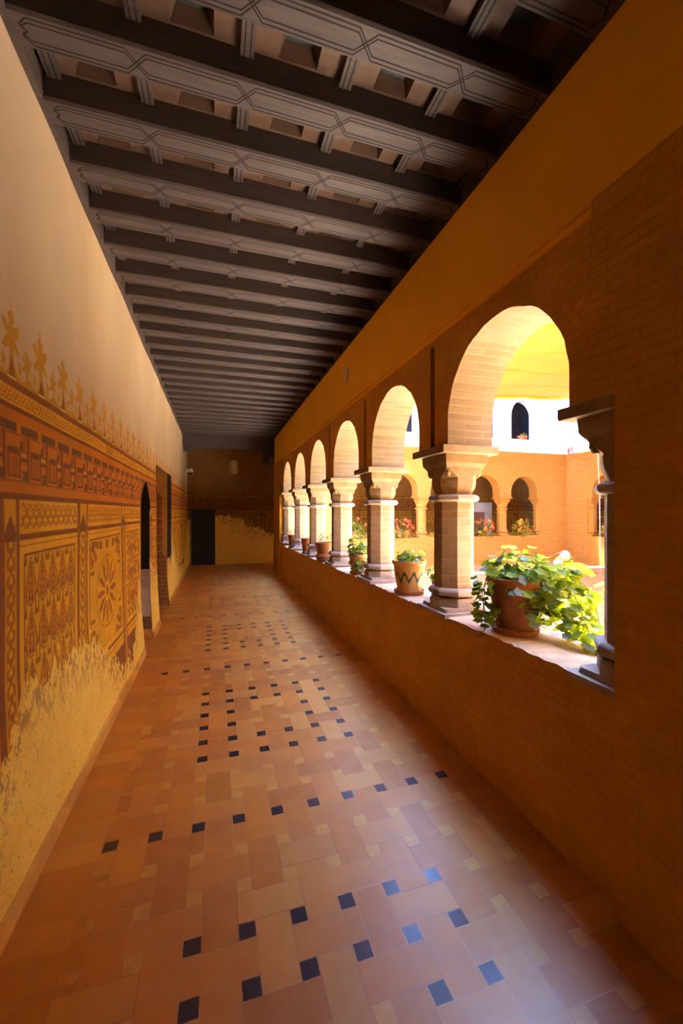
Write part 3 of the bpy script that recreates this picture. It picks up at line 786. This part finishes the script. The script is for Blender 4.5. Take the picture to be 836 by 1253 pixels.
for i in range(nx):
    p, q = aw(i, ny), aw(i + 1, ny); b.face([(p[0], p[1] + .01, p[2] - .10), (q[0], q[1] + .01, q[2] - .10), (q[0], q[1] + .01, q[2] + .01), (p[0], p[1] + .01, p[2] + .01)])
    b.face([(p[0], p[1] - .01, p[2] - .10), (q[0], q[1] - .01, q[2] - .10), (q[0], q[1] - .01, q[2] + .01), (p[0], p[1] - .01, p[2] + .01)])
o = b.build('hem', M['hem']); o.parent = awn; o.location = (-7.5, -5.5, -5.1)
b = MB()
for j in range(6, ny, 7):
    b.tube([(lambda p: (p[0], p[1], p[2] - .004))(aw(i, j)) for i in range(0, nx + 1)], .012, 5)
o = b.build('seam', M['hem']); o.parent = awn; o.location = (-7.5, -5.5, -5.1)

# ------------------------------------------------------------------ ceiling
MARKS = [-.79, -.334, .138, .610, 1.082, 1.522]
BW, BP, B1 = .150, .3702, 1.913
NB = 28; k0 = -10
b = MB(); zp = ZCEIL + .14
nbeams = [B1 + BP * k for k in range(k0, 25)]
for y in nbeams:
    ya, yb = y + BW, y + BP
    if y > 11.0: yb = ya + .05
    for x0, x1 in zip(MARKS, MARKS[1:]):
        hx, hy = .092, min(.100, (yb - ya) / 2 - .012); cx, cy = (x0 + x1) / 2, (ya + yb) / 2
        o_ = [(cx - hx, cy - hy), (cx + hx, cy - hy), (cx + hx, cy + hy), (cx - hx, cy + hy)]
        e_ = [(x0, ya), (x1, ya), (x1, yb), (x0, yb)]
        i_ = [(cx + (p[0] - cx) * .72, cy + (p[1] - cy) * .72) for p in o_]
        for k in range(4):
            l = (k + 1) % 4
            b.face([(*e_[k], zp), (*e_[l], zp), (*o_[l], zp), (*o_[k], zp)], 0)
            b.face([(*o_[k], zp), (*o_[l], zp), (*i_[l], zp + .065), (*i_[k], zp + .065)], 0)
        b.face([(*p, zp + .065) for p in i_], 2)
    for x in MARKS:
        w = .030; xa, xb = max(x - w, -.795), min(x + w, 1.525)
        if x == MARKS[0]: xa, xb = -.775, -.715
        b.box(xa, xb, ya, yb, zp - .035, zp + .001, 1)
        for gx_ in (xa + .017, xb - .017): b.box(gx_ - .003, gx_ + .003, ya, yb, zp - .036, zp - .034, 3)
b.box(-.83, XO, -2.1, YF + .05, zp + .07, zp + .12, 4)
b.box(-.83, -.793, -2.1, 11.2, ZCEIL, zp + .07, 4); b.box(1.522, XR, -2.1, 11.2, ZCEIL, zp + .07, 4)
b.box(-.797, -.789, -2.1, 11.2, ZCEIL + .02, ZCEIL + .03, 1)
b.box(-.83, XO, 11.45, YF + .05, ZCEIL - .02, ZCEIL + .1, 4)
struct(b.build('ceiling', [M['tanwood'], M['woodface'], M['bluewood'], M['groove'], M['wood']]))
def strip(mb, p, q, z, w=.006, mat=1):
    d = Vector((q[0] - p[0], q[1] - p[1])); n = Vector((-d.y, d.x)).normalized() * (w / 2); e = d.normalized() * (w / 3)
    mb.face([(p[0] - e.x + n.x, p[1] - e.y + n.y, z), (p[0] - e.x - n.x, p[1] - e.y - n.y, z), (q[0] + e.x - n.x, q[1] + e.y - n.y, z), (q[0] + e.x + n.x, q[1] + e.y + n.y, z)], mat)
def make_beam():
    root = thing('ceiling_beam', (0, 0, ZCEIL), 'x', 'beam')
    b = MB(); b.box(-.795, 1.524, 0, BW, .012, .14, 1)
    # chamfered light underside board
    b.face([(-.795, .010, 0), (1.524, .010, 0), (1.524, BW - .010, 0), (-.795, BW - .010, 0)], 0)
    b.face([(-.795, 0, .012), (1.524, 0, .012), (1.524, .010, 0), (-.795, .010, 0)], 0)
    b.face([(-.795, BW, .012), (1.524, BW, .012), (1.524, BW - .010, 0), (-.795, BW - .010, 0)], 0)
    b.face([(-.795, 0, .012), (-.795, .01, 0), (-.795, BW - .01, 0), (-.795, BW, .012)], 0)
    b.build('timber', [M['woodface'], M['wood']], root)
    g = MB(); cyy = BW / 2; z = -.0012; dlt = .042
    for sgn in (1, -1):
        for off in ((.052, -.034), (.034, -.052)):
            s_ = sgn; cur = None
            for i, (x0, x1) in enumerate(zip(MARKS, MARKS[1:])):
                up, dn = off if s_ > 0 else (off[1], off[0])
                lo = up if s_ > 0 else dn
                lo = off[0] if s_ > 0 else off[1]
                xa = x0 + dlt if i else x0 + .055; xb = x1 - dlt if i < 4 else x1 - .055
                if cur: strip(g, cur, (xa, cyy + lo), z, mat=0)
                else:   # closed pointed end
                    strip(g, (xa, cyy + lo), (xa - .03, cyy + lo * .45), z, mat=0); strip(g, (xa - .03, cyy + lo * .45), (xa - .01, cyy), z, mat=0)
                strip(g, (xa, cyy + lo), (xb, cyy + lo), z, mat=0)
                cur = (xb, cyy + lo); s_ = -s_
            strip(g, cur, (cur[0] + .03, cyy), z, mat=0)
    g.build('carved_line', M['groove'], root)  # flat strips, not cut in; the groove shade is in their colour
    return root
beam = make_beam()
ordn = ['first', 'second', 'third', 'fourth', 'fifth', 'sixth', 'seventh', 'eighth', 'ninth', 'tenth', 'eleventh', 'twelfth', 'thirteenth', 'fourteenth', 'fifteenth', 'sixteenth', 'seventeenth', 'eighteenth', 'nineteenth', 'twentieth',
        'twenty-first', 'twenty-second', 'twenty-third', 'twenty-fourth', 'twenty-fifth', 'twenty-sixth', 'twenty-seventh']
first = True
for k in range(-2, 25):
    y = B1 + BP * k
    lb = 'dark carved ceiling beam, %s in view counting from the viewer' % ordn[k + 2] if k >= -2 else 'dark carved ceiling beam overhead at the very top edge'
    if k == 24: lb = 'dark carved ceiling beam just before the heavy end beam'
    if k == -2: lb = 'dark carved ceiling beam cut by the top edge of the picture'
    if first: beam.location = (0, y, ZCEIL); beam['label'] = lb; beam['group'] = 'carved ceiling beams'; first = False
    else: dup(beam, (0, y, ZCEIL), lb, 'carved ceiling beams')
# heavy end beam with dentils, and its corbels
eb = thing('end_beam', (.36, 11.30, 3.3), 'heavy dark cross beam with dentils closing the coffered ceiling', 'beam')
b = MB(); b.box(-.82, 1.55, 11.22, 11.44, 3.36, 3.72, 0); b.build('timber', M['wood'], None).parent = eb
b = MB(); b.box(-.82, 1.55, 11.26, 11.44, 3.30, 3.36, 0)
eb.children[0].location = (-.36, -11.30, -3.3)
o = b.build('lower_board', M['wood']); o.parent = eb; o.location = (-.36, -11.3, -3.3)
for i in range(9):
    b = MB(); x = -.62 + i * .22; b.box(x, x + .10, 11.20, 11.30, 3.29, 3.37, 0)
    o = b.build('dentil', M['woodface']); o.parent = eb; o.location = (-.36, -11.3, -3.3)
def corbel(x0, x1, h, lab, sgn):
    b = MB(); y0, y1 = 11.22, 11.42
    w = x1 - x0
    prof = [(0, 0), (0, -h), (w * .25, -h), (w * .38, -h * .75), (w * .6, -h * .55), (w * .75, -h * .4), (w, -h * .15), (w, 0)]
    pts = [(x0 + p if sgn > 0 else x1 - p, 3.30 + q) for p, q in prof]
    b.face([(x, y0, z) for x, z in pts]); b.face([(x, y1, z) for x, z in pts][::-1])
    for (a, c), (d, e) in zip(pts, pts[1:] + pts[:1]): b.face([(a, y0, c), (d, y0, e), (d, y1, e), (a, y1, c)])
    b.build('corbel', M['wood'], loc=((x0 + x1) / 2, 11.3, 3.2), label=lab, category='corbel')
corbel(-.80, -.35, .10, 'low dark wooden corbel under the left end of the heavy end beam', 1)
b = MB(); b.box(1.24, 1.40, 11.22, 11.40, 2.94, 3.30); b.box(1.40, 1.524, 11.22, 11.42, 3.12, 3.30); b.box(1.22, 1.42, 11.21, 11.41, 2.92, 2.96); b.box(1.20, 1.44, 11.21, 11.42, 3.24, 3.30)
b.build('corbel', M['wood'], loc=(1.4, 11.3, 3.1), label='tall dark wooden corbel under the right end of the heavy end beam', category='corbel')

# ------------------------------------------------------------------ lantern, camera, wall plate
lx, ly = .49, 11.9
ln = thing('lantern', (lx, ly, 2.64), 'small brass and glass lantern hanging before the end wall', 'lantern')
def hexr(r, z, n=6): return [(r * math.cos(2 * PI * i / n), r * math.sin(2 * PI * i / n), z) for i in range(n)]
b = MB()
for z in (.08, .38): b.loft([hexr(.115, z - .008), hexr(.115, z + .008)])
for i in range(6):
    a = 2 * PI * i / 6; x, y = .113 * math.cos(a), .113 * math.sin(a); b.tube([(x, y, .08), (x, y, .38)], .007, 5)
    for h in (.18, .28): 
        a2 = a + PI / 3; b.tube([(x, y, h), (.113 * math.cos(a2), .113 * math.sin(a2), h)], .004, 4)
b.loft([hexr(.115, .38), hexr(.05, .45), hexr(.015, .47)]); b.loft([hexr(.01, -.0), hexr(.06, .04), hexr(.115, .08)])
b.build('frame', M['brass'], ln)
t = NT('amber_glass'); t.col((.75, .55, .30)); t.rough(.15); t.b.inputs['Transmission Weight'].default_value = .6
b = MB(); b.loft([hexr(.104, .09), hexr(.104, .37)], cap=False); b.build('glass', t.m, ln)
b = MB(); b.tube([(0, 0, .46), (0, 0, ZCEIL - .02 - 2.64)], .006, 5); b.build('chain', M['iron'], ln)
sc = thing('security_camera', (-.80, 12.2, 2.70), 'small white dome security camera on the wall left of the end door', 'camera')
b = MB(); b.box(0, .07, -.04, .04, .02, .10); b.lathe([(.06, .02), (.075, .05), (.07, .10), (.03, .12)], (.12, 0, 0)); b.build('housing', M['plastic'], sc, smooth='auto')
b = MB(); b.lathe([(.01, -.06), (.04, -.045), (.058, -.01), (.06, .02)], (.12, 0, 0)); b.build('dome', M['blackp'], sc, smooth=True)
b = MB(); pr = [(.0, .0), (.035, .0), (.055, .01), (.06, .03)]
wp = thing('wall_plate', (XR - .03, 4.69, 3.26), 'small oval cream plate high on the ochre wall', 'plate')
b.loft([[(-.0, .075 * math.cos(2 * PI * i / 20), .10 * math.sin(2 * PI * i / 20)) for i in range(20)], [(-.02, .075 * math.cos(2 * PI * i / 20), .10 * math.sin(2 * PI * i / 20)) for i in range(20)], [(-.03, .05 * math.cos(2 * PI * i / 20), .075 * math.sin(2 * PI * i / 20)) for i in range(20)]])
b.build('cover', blotch('cream_cover', (.62, .44, .22), (.55, .38, .18), 6, .5, 0), wp)
fl = thing('floodlight', (11.10, 10.45, 3.50), 'small grey floodlight on the cornice in the courtyard corner', 'floodlight')
b = MB(); b.box(-.09, .09, -.04, .04, .06, .22); b.build('housing', blotch('grey_metal', (.30, .27, .26), (.25, .22, .21), 5, .5, 0), fl)
b = MB(); b.box(-.10, -.088, -.01, .01, 0, .15); b.box(.088, .10, -.01, .01, 0, .15); b.box(-.10, .10, -.02, .02, -.0, .01); b.build('bracket', M['iron'], fl)
for (x, y, lab) in ((9.6, 8.2, 'thin pale cable hanging before the courtyard corner'), (3.1, 4.6, 'thin pale cable seen just beside the third near column')):
    b = MB(); b.tube([(x, y, 5.0), (x + .02, y, 4), (x + .05, y + .02, 3), (x + .12, y + .03, 2), (x + .1, y, 0 - .03)], .006, 5)
    b.build('hanging_cable', M['plastic'], loc=(x, y, 0), label=lab, category='cable')

# ------------------------------------------------------------------ plants
LOBES = [(0, .06), (.30, -.02), (.46, .22), (.42, .48), (.62, .62), (.40, .80), (.16, .86), (0, 1.04), (-.16, .86), (-.40, .80), (-.62, .62), (-.42, .48), (-.46, .22), (-.30, -.02)]
OVAL = [(0, 0), (.16, .25), (.20, .5), (.14, .78), (0, 1.0), (-.14, .78), (-.20, .5), (-.16, .25)]
def leaf(mb, p, nrm, dirv, s, mat, shape=LOBES):
    n = Vector(nrm).normalized(); d = Vector(dirv); d = (d - n * d.dot(n))
    if d.length < 1e-4: d = n.orthogonal()
    d.normalize(); r = d.cross(n); p = Vector(p)
    c = p + d * s * .42 - n * s * .07
    pts = [p + d * (v * s) + r * (u * s) + n * (s * .10 * (abs(u) + (v - .4) ** 2) - s * .03) for u, v in shape]
    for a, b_ in zip(pts, pts[1:] + pts[:1]): mb.face([c, a, b_], mat, [(0, 0)] * 3)
def foliage(name, clusters, mats, parent, size, rnd, shape=LOBES, flat=.5, origin=(0, 0, 0)):
    """clusters: (centre, radii, count, material weights)"""
    mb = MB()
    for c, r, cnt, w in clusters:
        for _ in range(cnt):
            while True:
                q = Vector((rnd.uniform(-1, 1), rnd.uniform(-1, 1), rnd.uniform(-1, 1)))
                if .25 < q.length < 1: break
            p = (c[0] + q.x * r[0], c[1] + q.y * r[1], c[2] + q.z * r[2])
            n = Vector((q.x + rnd.uniform(-.6, .6), q.y + rnd.uniform(-.6, .6), flat + abs(q.z) + rnd.uniform(-.4, .5)))
            d = Vector((q.x, q.y, -.3)) + Vector((rnd.uniform(-.7, .7), rnd.uniform(-.7, .7), rnd.uniform(-.5, .3)))
            m = rnd.choices(range(len(w)), w)[0]
            leaf(mb, p, n, d, size * rnd.uniform(.6, 1.15), m, shape)
    return mb.build(name, mats, parent)
def stems(name, paths, parent, r=.004, mat=None):
    for p in paths:
        mb = MB(); mb.tube(p, r, 5); mb.build(name, mat or M['stem'], parent)
def pot_thing(loc, label, group, H, rt, rb, mat, name='flowerpot', zig=False, bulge=False, sauc=True):
    root = thing(name, loc, label, 'potted plant', group)
    b = MB(); z0 = .022 if sauc else 0
    if bulge: prof = [(rb, z0), (rb * 1.35, z0 + H * .14), (rb * 1.45, z0 + H * .28), (rb * 1.15, z0 + H * .42), (rb * 1.3, z0 + H * .55), (rt * .95, z0 + H * .9), (rt, z0 + H), (rt * .9, z0 + H), (rt * .8, z0 + H * .9)]
    else: prof = [(rb, z0), (rb * 1.02, z0 + .01), (rt * .94, z0 + H * .86), (rt * .99, z0 + H * .88), (rt * 1.02, z0 + H * .93), (rt * 1.0, z0 + H), (rt * .91, z0 + H), (rt * .88, z0 + H * .9)]
    b.lathe(prof, n=40, cap=False); b.face([(rb * math.cos(-2 * PI * i / 40), rb * math.sin(-2 * PI * i / 40), z0) for i in range(40)])
    if zig:
        n = 96
        def rad(h): return rb + (rt * .94 - rb) * (h / (H * .86)) + .0012
        P_ = []
        for i in range(n):
            a = 2 * PI * i / n; h = H * (.50 + .13 * math.sin(a * 10) * (1 if i % 3 else .8))
            P_.append((a, h))
        for (a, h), (a2, h2_) in zip(P_, P_[1:] + [(2 * PI, P_[0][1])]):
            w = .019
            b.face([(rad(h - w) * math.cos(a), rad(h - w) * math.sin(a), z0 + h - w), (rad(h2_ - w) * math.cos(a2), rad(h2_ - w) * math.sin(a2), z0 + h2_ - w), (rad(h2_ + w) * math.cos(a2), rad(h2_ + w) * math.sin(a2), z0 + h2_ + w), (rad(h + w) * math.cos(a), rad(h + w) * math.sin(a), z0 + h + w)], 1)
    b.build('pot', [mat, M['zigzag']], root, smooth='auto')
    b = MB(); b.lathe([(.001, z0 + H * .88), (rt * .5, z0 + H * .91), (rt * .87, z0 + H * .88)], n=30, cap=False); b.build('soil', M['soil'], root, smooth=True)
    if sauc:
        b = MB(); b.lathe([(rb * 1.05, 0), (rb * 1.22, .004), (rb * 1.30, .036), (rb * 1.24, .038), (rb * 1.14, .012), (.001, .012)], n=36); b.build('saucer', M['terra'], root, smooth='auto')
    return root
def blooms(parent, spots, mat, r=.014, name='flower_head', per=9, rnd=R):
    for c in spots:
        mb = MB()
        for _ in range(per):
            q = Vector((rnd.gauss(0, 1), rnd.gauss(0, 1), rnd.gauss(0, 1) + .4)).normalized()
            p = Vector(c) + q * r * 1.6
            for k in range(5):
                a = 2 * PI * k / 5; s = q.orthogonal().normalized(); t_ = q.cross(s)
                leaf(mb, p, q, s * math.cos(a) + t_ * math.sin(a), r * 1.3, 0, OVAL)
        mb.build(name, mat, parent)
IV = [M['leaf_a'], M['leaf_b'], M['leaf_c'], M['leaf_y']]
GP = 'flowerpots on the near parapet'
# 1: nearest pot, trailing ivy geranium
x1, y1 = 1.755, 2.06; z1 = sill(y1)
p1 = pot_thing((x1, y1, z1), 'nearest terracotta pot overflowing with trailing ivy geranium and a pink bloom', GP, .315, .165, .108, M['terra'])
rn = random.Random(11)
foliage('foliage', [((.02, .0, .40), (.19, .19, .10), 150, (6, 4, .6, .6)), ((.12, -.14, .34), (.15, .16, .13), 130, (7, 3, .5, .6)),
                    ((.16, -.22, .20), (.11, .16, .15), 120, (6, 4, 1, .6)), ((.13, -.36, .09), (.08, .13, .07), 48, (7, 3, 1, .5)), ((.13, -.46, .03), (.04, .07, .02), 10, (7, 3, 0, .5)),
                    ((.24, -.18, .40), (.10, .12, .07), 30, (8, 2, 0, 1)), ((.30, -.28, .24), (.05, .08, .10), 26, (8, 2, 0, 1)),
                    ((-.20, .04, .31), (.07, .07, .05), 16, (5, 3, 1, .3)), ((-.20, .03, .17), (.045, .05, .13), 44, (4, 5, 1, .2)), ((-.08, -.12, .30), (.07, .05, .06), 14, (2, 3, 5, 0)),
                    ((.0, -.155, .20), (.06, .03, .10), 12, (3, 3, 4, 0)), ((.06, 0, .50), (.14, .1, .03), 10, (8, 1, 0, 2)), ((.07, -.17, .20), (.08, .05, .14), 60, (6, 3, 2, .3)), ((-.02, -.17, .12), (.06, .03, .06), 10, (5, 3, 3, 0))], IV, p1, .058, rn)
stems('stem', [[(-.05, .0, .34), (-.15, -.01, .385), (-.21, .0, .34), (-.22, .01, .2), (-.215, .0, .10)], [(-.1, .02, .34), (-.17, .03, .36), (-.2, .05, .25), (-.19, .04, .08), (-.22, .0, .03), (-.24, .05, -.03), (-.245, .14, -.035)],
                [(.1, -.1, .34), (.2, -.25, .37), (.27, -.3, .28), (.2, -.42, .08)], [(.05, -.1, .33), (.13, -.3, .3), (.12, -.42, .08), (.14, -.52, .03)], [(.05, 0, .33), (.14, -.1, .46), (.26, -.12, .50)],
                [(0, -.05, .33), (0, -.15, .36), (.0, -.17, .2), (.02, -.18, .08)]], p1, .0028)
blooms(p1, [(.235, -.10, .425), (.265, -.10, .45), (.25, -.13, .475)], M['petal_p'], .015, per=11, rnd=rn)
# 2: glazed pot with zigzag
x2, y2 = 1.70, 3.375
p2 = pot_thing((x2, y2, sill(y2)), 'ochre glazed pot with a dark zigzag band and short green sprigs', GP, .285, .155, .108, M['glazed'], zig=True)
foliage('foliage', [((0, 0, .33), (.11, .11, .05), 120, (5, 4, 2, 0)), ((.05, -.02, .38), (.10, .08, .03), 26, (7, 2, 1, 1)), ((-.07, -.03, .37), (.05, .04, .04), 10, (7, 2, 1, 1))], IV, p2, .038, rn)
# plant hanging on the courtyard side behind it
p2b = pot_thing((1.86, 3.10, sill(3.1)), 'small pot with trailing pale green leaves between the zigzag pot and column', GP, .18, .085, .06, M['terra'])
foliage('foliage', [((0, 0, .22), (.10, .10, .08), 60, (8, 2, 1, 2)), ((.0, -.02, .08), (.07, .09, .10), 60, (7, 2, 2, 1)), ((.10, .0, -.05), (.04, .1, .12), 30, (7, 2, 2, 1))], IV, p2b, .045, rn)
# 3
p3 = pot_thing((1.68, 4.70, sill(4.7)), 'pot nearly hidden by trailing ivy between the second and third free columns', GP, .23, .125, .085, M['glazed'])
foliage('foliage', [((0, 0, .32), (.15, .16, .09), 150, (5, 4, 3, 0)), ((-.06, -.10, .15), (.09, .10, .14), 90, (4, 4, 4, 0)), ((.10, -.1, .2), (.08, .1, .1), 50, (5, 4, 2, 0)), ((-.05, -.02, .42), (.08, .1, .06), 30, (7, 3, 1, 1))], IV, p3, .05, rn)
# 4
p4 = pot_thing((1.64, 6.18, sill(6.18)), 'bulging terracotta pot with grey-green bush beyond the third free column', GP, .30, .16, .10, M['terra'], bulge=True, sauc=False)
foliage('foliage', [((.06, 0, .40), (.16, .18, .12), 170, (2, 4, 7, 0)), ((.18, .02, .22), (.08, .12, .14), 60, (2, 4, 6, 0))], IV, p4, .045, rn, OVAL)
# 5, 6
p5 = pot_thing((1.66, 7.55, sill(7.55)), 'plain terracotta pot with a few pale sprigs beyond the fourth free column', GP, .27, .12, .08, M['terra'])
foliage('foliage', [((.05, 0, .33), (.10, .1, .08), 40, (4, 3, 3, 0))], IV, p5, .04, rn, OVAL)
p6 = pot_thing((1.66, 8.98, sill(8.98)), 'farthest terracotta pot with a small dark tuft near the parapet end', GP, .27, .13, .09, M['terra'])
foliage('foliage', [((0, 0, .36), (.12, .12, .09), 60, (3, 6, 2, 0))], IV, p6, .05, rn, OVAL)
# flower bushes on the far parapets
def bush(x, y, z, lab, w, fl_, cols, rad=.36):
    r = pot_thing((x, y, z), lab, 'flower bushes on the far courtyard parapets', .2, .13, .09, M['terra'], sauc=False)
    foliage('foliage', [((0, 0, .26), (rad, rad * .7, rad * .8), 420, w), ((0, -.16, .08), (rad * .75, .12, .16), 90, w)], IV, r, .075, rn, OVAL)
    for k in range(fl_):
        a = rn.uniform(0, 2 * PI); e = rn.uniform(-.5, 1.2)
        blooms(r, [(rad * math.cos(a) * math.cos(e), -abs(rad * .75 * math.sin(a) * math.cos(e)), .26 + rad * .8 * math.sin(e))], rn.choice(cols), .028, per=6, rnd=rn)
    return r
bush(8.04, CY1 + .17, .84, 'dark green bush with orange-red blooms on the far parapet, left of the free column', (2, 6, 1, 1), 26, [M['petal_r'], M['petal_o']])
bush(9.50, CY1 + .15, .84, 'yellow-green bush with orange blooms on the far parapet, nearest the corner', (2, 2, 0, 8), 14, [M['petal_o'], M['petal_r']])
bush(5.15, CY1 + .17, .84, 'red-flowered bush on the far parapet seen through the second near arch', (3, 5, 1, 1), 34, [M['petal_r']], .42)
bush(CX1 + .17, 9.25, .84, 'yellow-flowered bush on the right-hand courtyard parapet', (1, 2, 0, 8), 10, [M['petal_o']], .28)
bush(3.71, CY1 + .17, .84, 'green bush on the far parapet seen through the third near arch', (5, 4, 2, 0), 6, [M['petal_r']], .4)
b = pot_thing((9.50, CY1 + .14, 3.93), 'orange pot with small plants on the white upper window sill', None, .13, .17, .13, M['terra'], sauc=False, name='window_pot')
foliage('foliage', [((0, 0, .18), (.14, .12, .08), 60, (6, 3, 1, 2))], IV, b, .05, rn, OVAL)
b = pot_thing((5.15, CY1 + .14, 3.93), 'pot with red flowers high on the upper window sill behind the second arch', None, .13, .15, .11, M['terra'], sauc=False, name='window_pot')
foliage('foliage', [((0, 0, .3), (.16, .12, .2), 90, (4, 5, 1, 0))], IV, b, .06, rn, OVAL); blooms(b, [(.1, -.1, .4), (-.1, -.1, .3), (0, -.1, .2)], M['petal_r'], .03, per=8)
# white panelled door glimpsed in the far gallery
b = MB(); b.box(8.55, 9.9, YF - .05, YF - .005, 0, 1.95, 0); b.box(8.75, 9.55, YF - .09, YF - .05, 0, 1.6, 1); b.box(7.9, 8.3, YF - .06, YF - .005, 0, 1.6, 2)
struct(b.build('door_4', [M['white'], M['reveal_dark'], M['door']]))

# ------------------------------------------------------------------ light and camera
w = bpy.data.worlds.new('sky'); SC.world = w; w.use_nodes = True
bg = w.node_tree.nodes['Background']; bg.inputs[0].default_value = (.25, .43, 1.0, 1); bg.inputs[1].default_value = 16.5
sd = bpy.data.lights.new('sun', 'SUN'); sd.energy = 56; sd.angle = math.radians(1.5); sd.color = (1, .93, .82)
so = bpy.data.objects.new('sun', sd); COL.objects.link(so)
dirv = Vector((.04, -.22, -1)).normalized()
so.rotation_euler = dirv.to_track_quat('-Z', 'Y').to_euler(); so.location = (0, 0, 12)
cd = bpy.data.cameras.new('camera'); cam = bpy.data.objects.new('camera', cd); COL.objects.link(cam)
cam.location = (0, 0, EYE); cam.rotation_euler = (PI / 2, 0, -YAW)
cd.sensor_fit = 'VERTICAL'; cd.sensor_height = 36; cd.lens = F_PX / 1253 * 36; cd.clip_start = .02
SC.camera = cam
SC.view_settings.view_transform = 'Standard'; SC.view_settings.look = 'None'; SC.view_settings.gamma = 1; SC.view_settings.use_curve_mapping = False
SC.view_settings.exposure = 1.7
SC.cycles.max_bounces = 14; SC.cycles.diffuse_bounces = 10; SC.cycles.transmission_bounces = 8
SC.cycles.sample_clamp_indirect = 8
